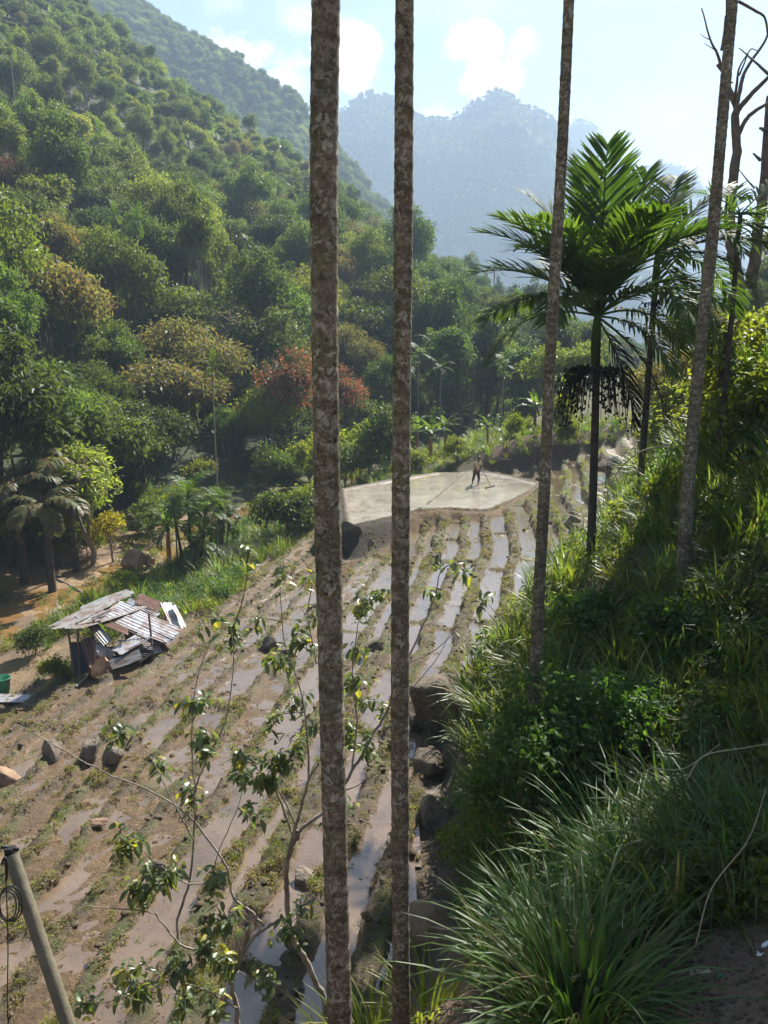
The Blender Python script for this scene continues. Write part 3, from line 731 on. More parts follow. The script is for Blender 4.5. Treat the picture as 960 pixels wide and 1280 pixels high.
tree_kind('tall', 'leaf_mid', 'bark_pale', [(11, 15, 2.6, 5.4, 26, 5200, .38, .15, dict(lr=.36)), (12, 14, 2.3, 5.0, 22, 4800, .38, .15, dict(lr=.38))])
tree_kind('clad', 'leaf_dark', 'bark_dark', [(13, 13, 1.9, 6.3, 30, 8000, .34, .2, dict(lr=.5, low=-.9)), (14, 14, 2.4, 6.4, 34, 8000, .36, .2, dict(lr=.45, low=-.9))])
tree_kind('orange', 'leaf_orange', 'bark', [(15, 10, 3.6, 3.4, 22, 5200, .36, .14, dict(lr=.34)), ])
tree_kind('shrub', 'leaf_mid', 'bark', [(17, 3.0, 1.7, 1.5, 14, 3000, .24, .12, {}), (18, 3.6, 1.6, 1.9, 14, 3000, .24, .12, {}), ])
tree_kind('shrub_light', 'leaf_vine', 'bark', [(19, 2.6, 1.6, 1.3, 14, 2800, .22, .11, {}), (20, 3.4, 1.6, 1.8, 16, 3000, .22, .11, {})])
tree_kind('umbrella', 'leaf_dark', 'bark', [(25, 11, 3.1, 2.6, 40, 9000, .36, .18, dict(lr=.34))])
KIND['areca'] = []
for i, (h, n, L) in enumerate([(8.5, 9, 2.1), (6.0, 9, 2.0), (11, 8, 2.0)]):
    c = palm_crown_mb(40 + i, n, L, h); g_ = np.random.default_rng(i)
    tr = MB().add(*tube([[0, 0, -.4], [g_.normal(0, .1), g_.normal(0, .1), h * .5], [0, 0, h]], [.10, .085, .07], 7)); tr.add(*tube([[0, 0, h - .75], [0, 0, h + .1]], [.085, .06], 7), 1)
    KIND['areca'].append((c.mesh('crown_areca', [M['palm_far'], M['palm_far']]), tr.mesh('trunk_areca', [M['bark_pale'], M['palm_far']], True), h + 1.3, L))
KIND['bushy'] = []
_c = MB(); _t = MB()
for j, (x, y, h, n, L) in enumerate([(0, 0, 4.0, 13, 2.1), (.8, .3, 3.0, 11, 1.9), (-.7, .4, 2.5, 11, 1.8), (.2, -.5, 1.6, 10, 1.7)]):
    xf(palm_crown_mb(140 + j, n, L, h, 18, (80, -25), 1.5, .075), _c, loc=(x, y, 0)); _t.add(*tube([[x * .4, y * .4, -.3], [x * .8, y * .8, h * .5], [x, y, h]], [.09, .075, .06], 7))
KIND['bushy'].append((_c.mesh('crown_bushy', [M['palm_far'], M['palm_far']]), _t.mesh('trunk_bushy', M['bark_dark'], True), 5.2, 2.2))
KIND['banana'] = []
for i, h in enumerate((2.0, 2.7)):
    lm, sm = banana_mb(60 + i, h, 8 + i)
    KIND['banana'].append((lm.mesh('crown_banana', M['banana_leaf']), sm.mesh('trunk_banana', M['leaf_olive'], True), h + 1.5, 1.7))
def bare_twigs(seed, h, r, n=16):                      # leafless spreading crown of fine twigs
    g = np.random.default_rng(seed); mb = MB(); tips = []
    mb.add(*tube(smooth_path([[0, 0, -.4], [.1, 0, h * .2], [0, .1, h * .4]], 4), np.linspace(.16, .11, 9), 6))
    for i in range(n):
        a = g.uniform(0, 6.28); e = g.uniform(.5, 1.2); L = h * g.uniform(.4, .65)
        b = np.array([0, .1, h * g.uniform(.28, .42)]); c = b + L * np.array([math.cos(a) * math.cos(e), math.sin(a) * math.cos(e), math.sin(e)])
        pth = smooth_path([b, (b + c) / 2 + g.normal(0, .12 * L, 3), c], 5); mb.add(*tube(pth, np.linspace(.06, .02, len(pth)), 4))
        for k in range(26):
            q = pth[g.integers(3, len(pth))]; dv = norm(g.normal(size=3) + np.array([0, 0, .4]) + norm(c - b)); t = q + dv * g.uniform(.4, 1.2)
            mb.add(*tube([q, (q + t) / 2 + g.normal(0, .06, 3), t], [.018, .012, .006], 3))
            for _ in range(3):
                u = q + (t - q) * g.uniform(.3, 1); w = u + norm(g.normal(size=3) + dv) * g.uniform(.2, .55); mb.add(*tube([u, w], [.009, .004], 3)); tips.append(w)
    return mb, np.array(tips)
tw, tips = bare_twigs(5, 6.5, 3)
lf = MB(); g_ = np.random.default_rng(3); tt = tips[g_.random(len(tips)) < .6]; tt = np.repeat(tt, 2, 0) + g_.normal(0, .12, (2 * len(tt), 3))
lf.add(*leaf_kite(tt, g_.normal(size=tt.shape), norm(g_.normal(size=tt.shape) + [0, 0, 1]), .2, .1))
KIND['twiggy'] = [(lf.mesh('crown_twiggy', M['leaf_olive']), tw.mesh('trunk_twiggy', M['bark_pale'], True), 7.5, 3)]

# ------------------------------------------------------------------ scattering what nobody could count
LIB = []
def source(name, meshes_mats_mb):
    o = bpy.data.objects.new(name, meshes_mats_mb); LIB.append(o); return o
def scatter(name, pts, rot, scl, idx, objs):
    c = bpy.data.collections.new(name + '_library'); srt = sorted(objs, key=lambda o: o.name)
    for o in objs:
        if o.name not in c.objects: c.objects.link(o)
    remap = np.array([srt.index(o) for o in objs])
    me = bpy.data.meshes.new(name); me.vertices.add(len(pts)); me.vertices.foreach_set('co', np.asarray(pts, np.float32).ravel())
    a = me.attributes.new('rot', 'FLOAT_VECTOR', 'POINT'); a.data.foreach_set('vector', np.asarray(rot, np.float32).ravel())
    scl = np.asarray(scl, np.float32); scl = np.repeat(scl[:, None], 3, 1) if scl.ndim == 1 else scl
    a = me.attributes.new('scl', 'FLOAT_VECTOR', 'POINT'); a.data.foreach_set('vector', scl.ravel())
    a = me.attributes.new('idx', 'INT', 'POINT'); a.data.foreach_set('value', remap[np.asarray(idx, int)].astype(np.int32))
    o = bpy.data.objects.new(name, me); COL.objects.link(o); o['kind'] = 'stuff'
    ng = bpy.data.node_groups.new(name, 'GeometryNodeTree'); ng.interface.new_socket('Geometry', in_out='INPUT', socket_type='NodeSocketGeometry'); ng.interface.new_socket('Geometry', in_out='OUTPUT', socket_type='NodeSocketGeometry')
    gi = ng.nodes.new('NodeGroupInput'); go_ = ng.nodes.new('NodeGroupOutput'); ip = ng.nodes.new('GeometryNodeInstanceOnPoints'); ci = ng.nodes.new('GeometryNodeCollectionInfo')
    ci.inputs['Collection'].default_value = c; ci.inputs['Separate Children'].default_value = True; ci.inputs['Reset Children'].default_value = True
    ip.inputs['Pick Instance'].default_value = True
    def na(nm, ty):
        n = ng.nodes.new('GeometryNodeInputNamedAttribute'); n.data_type = ty; n.inputs['Name'].default_value = nm; return n.outputs['Attribute']
    lk = ng.links.new; lk(gi.outputs[0], ip.inputs['Points']); lk(ci.outputs[0], ip.inputs['Instance'])
    lk(na('rot', 'FLOAT_VECTOR'), ip.inputs['Rotation']); lk(na('scl', 'FLOAT_VECTOR'), ip.inputs['Scale']); lk(na('idx', 'INT'), ip.inputs['Instance Index']); lk(ip.outputs[0], go_.inputs[0])
    md = o.modifiers.new('scatter', 'NODES'); md.node_group = ng; return o

def joined(key):                                       # crown and trunk in one source mesh
    out = []
    for i, (cm, tm, h, r) in enumerate(KIND[key]):
        V = []; F3 = []; mb = MB(); mats = []
        for me in (cm, tm):
            co = np.empty(len(me.vertices) * 3, np.float32); me.vertices.foreach_get('co', co); co = co.reshape(-1, 3)
            ls = np.empty(len(me.polygons), np.int32); lt = ls.copy(); mi = ls.copy(); me.polygons.foreach_get('loop_start', ls); me.polygons.foreach_get('loop_total', lt); me.polygons.foreach_get('material_index', mi)
            vi = np.empty(len(me.loops), np.int32); me.loops.foreach_get('vertex_index', vi)
            n0 = mb.n; mb.V.append(co.astype(float)); mb.n += len(co)
            for k in (3, 4):
                for m_ in np.unique(mi):
                    sel = (lt == k) & (mi == m_)
                    if sel.any(): mb.F.append((vi[ls[sel][:, None] + np.arange(k)] + n0, len(mats) + int(m_)))
            mats += list(me.materials)
        out.append(source(f'{key}_{i}', mb.mesh(f'{key}_{i}', mats)))
    return out
SRC = {k: joined(k) for k in KIND}

# ------------------------------------------------------------------ the forest across the stream
def cover(n, x0, x1, y0, y1, seed, mind, ok, bucket=None):
    g = np.random.default_rng(seed); P_ = np.stack([g.uniform(x0, x1, n), g.uniform(y0, y1, n)], 1); grid = {}; out = []
    for p in P_:
        m = mind(p) if callable(mind) else mind
        k = (int(p[0] // 4), int(p[1] // 4)); bad = False
        r_ = int(m // 4) + 1
        for i in range(k[0] - r_, k[0] + r_ + 1):
            for j in range(k[1] - r_, k[1] + r_ + 1):
                for q in grid.get((i, j), ()):
                    if (p[0] - q[0]) ** 2 + (p[1] - q[1]) ** 2 < m * m: bad = True; break
                if bad: break
            if bad: break
        if bad: continue
        grid.setdefault(k, []).append(p); out.append(p)
    out = np.array(out); z, G_ = terrain(out[:, 0], out[:, 1], True); sel = ok(out, z, G_); return np.column_stack([out, z])[sel], {k: v[sel] for k, v in G_.items()}
FKIND = ['dark', 'mid', 'light', 'olive', 'tall', 'areca']
def pick_kinds(P_, G_, seed):
    g = np.random.default_rng(seed); n = len(P_); patch = fbm(P_[:, 0] * .03, P_[:, 1] * .03, 3, 301)
    up = np.clip((G_['ds'] - 40) / 90, 0, 1); out = []
    for i in range(n):
        w = np.array([.34 - .18 * up[i], .30, .14 + .1 * up[i] + .25 * max(patch[i], 0), .08 + .14 * up[i], .10 * (1 - up[i]), .09 * (1 - up[i])]); out.append(g.choice(6, p=w / w.sum()))
    return np.array(out)
def visible(P_, pad=60):
    d = P_ - EYE; dep = d[:, 1] * CP - d[:, 2] * SP; u = 480 + FPX * d[:, 0] / dep; v = 640 - FPX * (d[:, 1] * SP + d[:, 2] * CP) / dep
    return (dep > 1) & (u > -pad) & (u < 960 + pad) & (v > -pad * 2) & (v < 1400)
FP, FG = cover(16000, -170, 130, 44, 262, 21, lambda p: 3.5 + min(max((p[1] - 60) * .006, 0), 1.0), lambda p, z, G_: (G_['ds'] > 7.0) & visible(np.column_stack([p, z])))
fk = pick_kinds(FP, FG, 5); gF = np.random.default_rng(8)
fs = gF.uniform(.55, 1.2, len(FP)) * np.where(gF.random(len(FP)) < .12, 1.25, 1.0) * (1 - .3 * sstep(120, 200, FP[:, 1])) * (1 - .38 * np.clip((FG['ds'] - 55) / 70, 0, 1))
fsx = gF.uniform(.75, 1.15, len(FP)); fsz = gF.uniform(.8, 1.35, len(FP))
dist = np.hypot(FP[:, 0], FP[:, 1]); order = np.argsort(dist / fs); NIND = 170
near_set = order[:NIND]; far_set = order[NIND:]
fvar = np.array([gF.integers(0, len(KIND[FKIND[k]])) for k in fk]); frot = gF.uniform(0, 6.283, len(FP))
# the trees that show one by one
DESC = dict(dark='dark green round-crowned tree', mid='mid green broad leafy tree', light='pale green feathery tree', olive='olive brown spreading tree', tall='tall slim pale-trunked tree', areca='slender feather palm')
CATN = dict(dark='tree', mid='tree', light='tree', olive='tree', tall='tree', areca='palm')
NAME = dict(dark='broadleaf_tree', mid='broadleaf_tree', light='feathery_tree', olive='spreading_tree', tall='slim_tree', areca='areca_palm')
GRP = {k: DESC[k] + 's of the hillside forest' for k in DESC}
ORD = ['first', 'second', 'third', 'fourth', 'fifth', 'sixth', 'seventh', 'eighth', 'ninth', 'tenth', 'eleventh', 'twelfth', 'thirteenth', 'fourteenth', 'fifteenth', 'sixteenth', 'seventeenth', 'eighteenth', 'nineteenth', 'twentieth']
BANDS = [(-1, 10, 'on the far stream bank'), (10, 17, 'at the forest foot'), (17, 25, 'just above the forest foot'), (25, 34, 'low on the forest slope'), (34, 45, 'below mid forest slope'), (45, 58, 'halfway up the forest'), (58, 75, 'above mid forest slope'), (75, 400, 'high on the forest slope')]
rows = {}
for i in near_set:
    bnd = next(j for j, b in enumerate(BANDS) if b[0] <= FG['ds'][i] < b[1]); u = project(FP[i] + np.array([0, 0, 5]))[0]
    rows.setdefault((FKIND[fk[i]], bnd), []).append((u, i))
def put_tree(name, key, var, loc, rz, scale, label, cat, group=None):
    cm, tm, h, r = KIND[key][var % len(KIND[key])]
    t = thing(name, label, cat, loc, rz, group, scale)
    part('trunk', tm, t); part('crown', cm, t); return t
for (key, bnd), lst in sorted(rows.items()):
    lst.sort()
    for j, (u, i) in enumerate(lst):
        lab = DESC[key] + ' ' + BANDS[bnd][2] + (f', {ORD[j]} of its kind from left' if len(lst) > 1 else '')
        sc_ = fs[i] * (.8 if bnd == 0 else 1.0)
        put_tree(NAME[key], key, fvar[i], FP[i], frot[i], (sc_ * fsx[i], sc_ * fsx[i], sc_ * fsz[i]), lab, CATN[key], GRP[key])
srcs = []; base = {}
for k in FKIND: base[k] = len(srcs); srcs += SRC[k]
fv = fs[:, None] * np.column_stack([fsx, fsx * gF.uniform(.85, 1.15, len(FP)), fsz])
scatter('forest', FP[far_set], np.column_stack([gF.normal(0, .08, len(FP)), gF.normal(0, .08, len(FP)), frot])[far_set], fv[far_set], [base[FKIND[fk[i]]] + fvar[i] for i in far_set], srcs)
# leafy undergrowth between the trunks
UP, UG = cover(16000, -150, 120, 36, 255, 22, lambda p: 2.0 + .006 * p[1], lambda p, z, G_: (G_['ds'] > 4.5) & visible(np.column_stack([p, z])))
gU = np.random.default_rng(9); nU = len(UP); us = SRC['shrub'] + SRC['shrub_light'] + SRC['banana']
scatter('undergrowth', UP, np.column_stack([gU.normal(0, .1, nU), gU.normal(0, .1, nU), gU.uniform(0, 6.28, nU)]), gU.uniform(.55, 1.15, nU) * (1 + .5 * sstep(100, 190, UP[:, 1])), gU.choice(6, nU, p=[.27, .27, .16, .16, .07, .07]), us)
BP, BG = cover(3000, -24, 30, 22, 100, 26, 1.3, lambda p, z, G_: (G_['ds'] > 1.2 + 1.4 * (p[:, 1] < 40)) & (G_['ds'] < 9) & (fbm(p[:, 0] * .25, p[:, 1] * .25, 3, 431) > -.22) & visible(np.column_stack([p, z])))
nS = len(BP); scatter('streamside_shrubs', BP, np.column_stack([gU.normal(0, .1, nS), gU.normal(0, .1, nS), gU.uniform(0, 6.28, nS)]), gU.uniform(.3, .75, nS), gU.choice(6, nS, p=[.27, .27, .17, .17, .06, .06]), us)
# woods on the right side of the valley
RP, RG = cover(5000, 8, 130, 50, 330, 23, 5.0, lambda p, z, G_: (G_['q'] > 1.0) & (p[:, 1] > 60) & visible(np.column_stack([p, z])))
gR = np.random.default_rng(10); rk = gR.choice(4, len(RP), p=[.4, .35, .15, .1]); rs_ = []; rb = []
for k in FKIND[:4]: rb.append(len(rs_)); rs_ += SRC[k]
scatter('valley_woods', RP, np.column_stack([np.zeros((len(RP), 2)), gR.uniform(0, 6.28, len(RP))]), gR.uniform(.6, 1.0, len(RP)), [rb[k] + gR.integers(0, 2) for k in rk], rs_)
# woods clothing the far ridges
def ridge_points(X, zc, Y, depth, base, n, seed, lo):
    g = np.random.default_rng(seed); x = g.uniform(X[0], X[-1], n); t = -g.uniform(0, lo, n) ** 1.6
    return x, Y + t * depth, base + (np.interp(x, X, zc) - base) * (1 + t), t
dg = bpy.context.evaluated_depsgraph_get()
def on_mesh(o, x, y):
    out = []; 
    for a, b in zip(x, y):
        hit, loc, nrm_, fi = o.ray_cast((float(a), float(b), 900.0), (0, 0, -1)); out.append(loc[2] if hit else -999)
    return np.array(out)
dg.update()
def ridge_wood(name, obname, data, Y, depth, base, n, seed, lo, smin, smax):
    o = obname; x, y, z, t = ridge_points(*data, Y, depth, base, n, seed, lo); z = on_mesh(o, x, y)
    P_ = np.column_stack([x, y, z - .3]); k = (z > -900) & visible(P_, 40); P_ = P_[k]; g = np.random.default_rng(seed + 1); n = len(P_)
    kk = g.choice(4, n, p=[.4, .3, .2, .1])
    scatter(name, P_, np.column_stack([np.zeros((n, 2)), g.uniform(0, 6.28, n)]), g.uniform(smin, smax, n), [rb[q] + g.integers(0, 2) for q in kk], rs_)
mts = [o for o in bpy.data.objects if o.name.startswith(('hill', 'mountain'))]
hill_o = [o for o in mts if o.name == 'hill'][0]; m_far = [o for o in mts if o.name == 'mountain'][0]; m_right = [o for o in mts if o.name == 'mountain.001'][0]
ridge_wood('ridge_woods', hill_o, mid_c, 520, 250, -20, 4200, 31, .75, .6, 1.3)
ridge_wood('mountain_woods', m_far, far_c, 1300, 480, -40, 8000, 33, .85, .4, 1.0)
ridge_wood('mountain_woods', m_right, right_c, 1800, 500, -60, 2600, 35, .5, .4, 1.0)
# ------------------------------------------------------------------ trees one can name, beyond the paddies
def tree_at(u, Y, key, var, height, name, label, cat='tree', group=None, wide=1.0, rz=None, sink=.1):
    p = onground(u, Y); cm, tm, h, r = KIND[key][var % len(KIND[key])]; s = height / h
    return put_tree(name, key, var, p - [0, 0, sink], (u * .37 + Y) % 6.28 if rz is None else rz, (s * wide, s * wide, s), label, cat, group)
tree_at(14, 37, 'dark', 1, 12.5, 'broadleaf_tree', 'tall dark tree at the left edge above the brown stream bank')
tree_at(70, 41, 'mid', 1, 10.6, 'broadleaf_tree', 'broad olive-lit tree standing behind the drooping palms on the stream bank')
tree_at(118, 38, 'light', 0, 7.4, 'feathery_tree', 'yellow-green rimmed tree beside the small bright yellow tree', wide=1.1)
tree_at(128, 44, 'dark', 2, 8.0, 'broadleaf_tree', 'dark low tree in shade behind the bright yellow tree')
tree_at(182, 50, 'dark', 0, 7.6, 'broadleaf_tree', 'dark tree hanging over the shaded stream pool', wide=1.2)
tree_at(205, 58, 'olive', 1, 8.0, 'spreading_tree', 'olive brown spreading tree above the shaded stream pool', wide=1.3)
tree_at(247, 64, 'olive', 0, 9.5, 'spreading_tree', 'pale olive spreading tree behind the tall thin palm', wide=1.1)
tree_at(292, 74, 'twiggy', 0, 10, 'bare_tree', 'grey twiggy half-bare tree left of the red-leaved tree', wide=1.3)
tree_at(335, 62, 'light', 1, 7.5, 'feathery_tree', 'pale glossy tree in front of the red-leaved tree')
tree_at(366, 64, 'orange', 0, 9.6, 'red_leaved_tree', 'tree crowned with orange red young leaves, left of the first trunk', wide=1.05)
tree_at(432, 72, 'orange', 0, 7.5, 'red_leaved_tree', 'smaller orange red leaved tree seen between the two nearest trunks', rz=2.0)
tree_at(412, 56, 'shrub_light', 1, 4.6, 'bush', 'yellowish green bush behind the first trunk at the far paddy', 'bush')
tree_at(20, 90, 'orange', 0, 9, 'red_leaved_tree', 'rust-tinted tree on the left forest slope above the tall dark tree', rz=4.0, wide=1.1)
for j, (u, Y, k, v, h, lab) in enumerate([(432, 52, 'shrub', 0, 3.6, 'dark green bush behind the far paddy, right of the first trunk'), (462, 55, 'shrub_light', 0, 4.6, 'pale bush behind the far paddy, midway between the two nearest trunks'),
        (486, 54, 'shrub', 1, 4.4, 'dark bush behind the far paddy, left of the second trunk'), (342, 56, 'shrub', 1, 3.6, 'green bush across the stream below the pale glossy tree'),
        (388, 58, 'shrub_light', 1, 4.2, 'light bush above the stream, left of the first trunk')]):
    tree_at(u, Y, k, v, h, 'bush', lab, 'bush', 'bushes beyond the far paddy')
for j, (u, Y, h, lab) in enumerate([(560, 80, 15, 'tall creeper-clad dark tree above the far paddy, nearest the second trunk'), (608, 86, 14, 'dark creeper-clad tree behind the single banana plant'),
        (648, 80, 12.5, 'dark creeper-clad tree left of the third trunk'), (690, 84, 13, 'dark creeper-clad tree behind the third trunk'), (735, 92, 12, 'dark creeper-clad tree behind the front palm')]):
    tree_at(u, Y, 'clad', j, h, 'creeper_clad_tree', lab, 'tree', 'dark creeper-clad trees beyond the far paddy', wide=1.0 + .2 * (j % 2))
for j, u in enumerate([506, 522, 537, 549, 575, 590, 626]):
    tree_at(u, 72 + (j * 5) % 13, 'areca', 2, 9.5 + (j * 7) % 3, 'areca_palm', 'thin-stemmed palm in the grove beyond the far paddy, ' + ORD[j] + ' from left', 'palm', 'thin palms of the grove beyond the far paddy')
# palms and bananas by the stream
tree_at(240, 37, 'bushy', 0, 4.9, 'areca_palm', 'bushy feather palm standing right of the brown stream', 'palm')
tree_at(278, 40, 'bushy', 0, 3.7, 'areca_palm', 'short feather palm just right of the bushy stream palm', 'palm')
tree_at(274, 48, 'areca', 2, 10.6, 'areca_palm', 'tall thin palm with small crown rising behind the short feather palm', 'palm', wide=.55)
tree_at(212, 39, 'banana', 0, 3.6, 'banana_plant', 'small banana plant left of the bushy stream palm', 'banana plant')
for j, (u, Y, h, lab) in enumerate([(538, 53, 3.6, 'leafy banana plant behind the far paddy, right of the second trunk'), (556, 56, 3.4, 'banana plant behind the far paddy among small bushes'), (520, 57, 3.4, 'banana plant behind the far paddy, tucked against the second trunk'),
        (609, 52.5, 3.0, 'single upright banana plant behind the working man'), (668, 62, 3.8, 'pale banana plant beside the third trunk'), (705, 66, 5.0, 'tall banana plant right of the third trunk'), (352, 62, 4.0, 'banana plant across the stream left of the first trunk'), (337, 66, 4.2, 'banana plant below the pale glossy tree')]):
    tree_at(u, Y, 'banana', j, h, 'banana_plant', lab, 'banana plant', 'banana plants')
for j, (u, Y, h, lab) in enumerate([(520, 50, 1.6, 'low bush at the rim of the far paddy, beside the second trunk'), (572, 50.5, 1.8, 'low bush at the rim of the far paddy, left of the working man'), (642, 52, 2.3, 'round-topped sapling on the earth bank left of the third trunk'), (657, 53, 2.1, 'round-topped sapling on the earth bank touching the third trunk'),
                                  (697, 50, 2.9, 'small tree on the terrace edge right of the third trunk'), (708, 49, 2.6, 'small leafy tree between the third trunk and the front palm')]):
    tree_at(u, Y, 'shrub_light', j, h, 'sapling' if j > 1 else 'bush', lab, 'young tree' if j > 1 else 'bush', 'young growth behind the far paddy', wide=.62 if j > 1 else 1.2)
# bright yellow tree
cm_, cen_ = crown_mb(71, 1.05, .75, 1.9, 10, 1500, .17, .09, lr=.5); p = onground(140, 38.5)
t = thing('yellow_tree', 'small tree with bright yellow leaves by the brown stream', 'tree', p); part('crown', cm_.mesh('crown', M['leaf_yellow']), t); part('trunk', trunk_mb(71, 2.4, .09, cen_).mesh('trunk', M['bark_pale'], True), t)
# fishtail palms with drooping fronds
def droop_palm(seed, h, n=10):
    cr = MB(); g = np.random.default_rng(seed)
    for i in range(n):
        f = frond_mb(seed * 7 + i, 2.3 * g.uniform(.8, 1.1), rad(50 - 60 * i / n), 1.7, 22, .75, .13, .9); xf(f, cr, rz=i * 2.4, loc=(0, 0, h - .02 * i), mi_map={0: 0, 1: 1})
    tr = MB().add(*tube([[0, 0, -.4], [.05, .08, h * .5], [0, 0, h]], [.2, .17, .13], 8)); return cr, tr
for j, (u, Y, h, lab) in enumerate([(30, 35, 4.6, 'dark drooping palm at the left edge of the stream bank'), (66, 34, 4.1, 'dark drooping palm in the middle of the stream bank group'), (96, 37, 5.2, 'dark drooping palm beside the yellow-green rimmed tree')]):
    cr, tr = droop_palm(80 + j, h); t = thing('drooping_palm', lab, 'palm', onground(u, Y), j * 1.1, 'drooping palms on the stream bank')
    part('crown', cr.mesh('crown', [M['palm_far'], M['leaf_olive']]), t); part('trunk', tr.mesh('trunk', M['bark_dark'], True), t)
for j, (u, Y, h, lab) in enumerate([(150, 33.5, 1.2, 'small pale bush on the mud left of the pink boulder'), (108, 31.5, 1.0, 'small bright bush on the mud above the tin-roofed hut'), (45, 26.5, 1.3, 'dark bush on the stream slope left of the tin-roofed hut'), (72, 24.3, 1.2, 'green bush beside the posts of the tin-roofed hut'),
        (360, 40, 3.0, 'dark dense bush with grassy top at the left end of the far paddy'), (384, 41.5, 2.9, 'bright-topped bush hidden behind the first trunk by the far paddy')]):
    tree_at(u, Y, 'shrub' if j in (2, 4) else 'shrub_light', j, h, 'bush', lab, 'bush', 'bushes on the stream side', wide=1.15)

# ------------------------------------------------------------------ the four tall trunks in front
def tall_trunk(name, label, pts, Y, d0, d1, seed):
    W = [at(u, v, Y) for u, v in pts]; W = W[::-1]; g = np.random.default_rng(seed)
    base = np.array(W[0]); gz = H(base[0], base[1]); nxt = np.array(W[1]); sl = (base - nxt) / (base[2] - nxt[2])
    if base[2] > gz - .3: W = [base + sl * (gz - .4 - base[2])] + W
    top = np.array(W[-1]); sl = (top - np.array(W[-2])) / (top[2] - W[-2][2]); W.append(top + sl * 3.0); W = np.array(W) - W[0]; org = base + (sl * 0) ; org = np.array([W[0][0], 0, 0])
    off = np.array([at(*pts[-1], Y)]) [0]
    path = smooth_path(W, 40); L = path[:, 2]; f = (L - L[0]) / (L[-1] - L[0]); n = len(path)
    ring = .5 + .5 * np.cos(L * 2 * np.pi / .13 + .8 * np.sin(L * 3)); r = (d0 + (d1 - d0) * f) / 2 * (1 + .035 * ring + .05 * (vnoise(L * 1.7, L * 0, seed) - .5)); r = r * (1 + .35 * np.exp(-(L - L[0]) / .35))
    return path, r
def add_trunk(name, label, pts, Y, d0, d1, seed):
    W = [np.array(at(u, v, Y)) for u, v in pts][::-1]
    gz = H(W[0][0], W[0][1]); sl = (W[0] - W[1]) / (W[0][2] - W[1][2])
    if W[0][2] > gz - .3: W = [W[0] + sl * (gz - .4 - W[0][2])] + W
    sl = (W[-1] - W[-2]) / (W[-1][2] - W[-2][2]); W.append(W[-1] + sl * 2.5); W = np.array(W); org = W[0] + np.array([0, 0, .4])
    zs = np.arange(W[0, 2], W[-1, 2], .022); px = smooth_path(W, 12); path = np.column_stack([np.interp(zs, px[:, 2], px[:, 0]), np.interp(zs, px[:, 2], px[:, 1]), zs])
    f = (zs - zs[0]) / (zs[-1] - zs[0]); ph = zs / .15 + .6 * vnoise(zs * 2, zs * 0, seed); ring = np.exp(-((np.mod(ph, 1) - .5) / .13) ** 2)
    r = (d0 + (d1 - d0) * f) / 2 * (1 + .055 * ring + .10 * (vnoise(zs * 1.3, zs * 0, seed) - .5)) * (1 + .4 * np.exp(-(zs - zs[0]) / .4))
    V, F = tube(path - org, r, 20, wob=.035, seed=seed); t = thing(name, label, 'palm', org)
    tm_ = MB().add(V, F).mesh('trunk', M['areca_bark'], True); a_ = tm_.attributes.new('ring', 'FLOAT', 'POINT'); a_.data.foreach_set('value', np.repeat(ring, 20).astype(np.float32))
    part('trunk', tm_, t); return t
add_trunk('areca_palm', 'nearest and thickest lichen-spotted palm trunk, left of the frame centre', [(408, -40), (405, 200), (407, 500), (415, 900), (425, 1285)], 4.2, .158, .132, 3)
add_trunk('areca_palm', 'second straight grey palm trunk, rising near the middle of the view', [(506, -40), (504, 300), (501, 640), (500, 960), (502, 1285)], 5.6, .148, .118, 5)
add_trunk('areca_palm', 'third slim grey palm trunk rooted behind the compact leafy bush', [(713, -40), (702, 200), (690, 400), (681, 600), (670, 812)], 9.4, .165, .10, 7)
Y4 = hitground(852, 735)[1]
add_trunk('areca_palm', 'leaning slim palm trunk rising from the sunlit grass near the dead tree', [(919, -40), (903, 150), (890, 300), (876, 430), (864, 560), (852, 730)], Y4, .0178 * Y4, .0102 * Y4, 9)

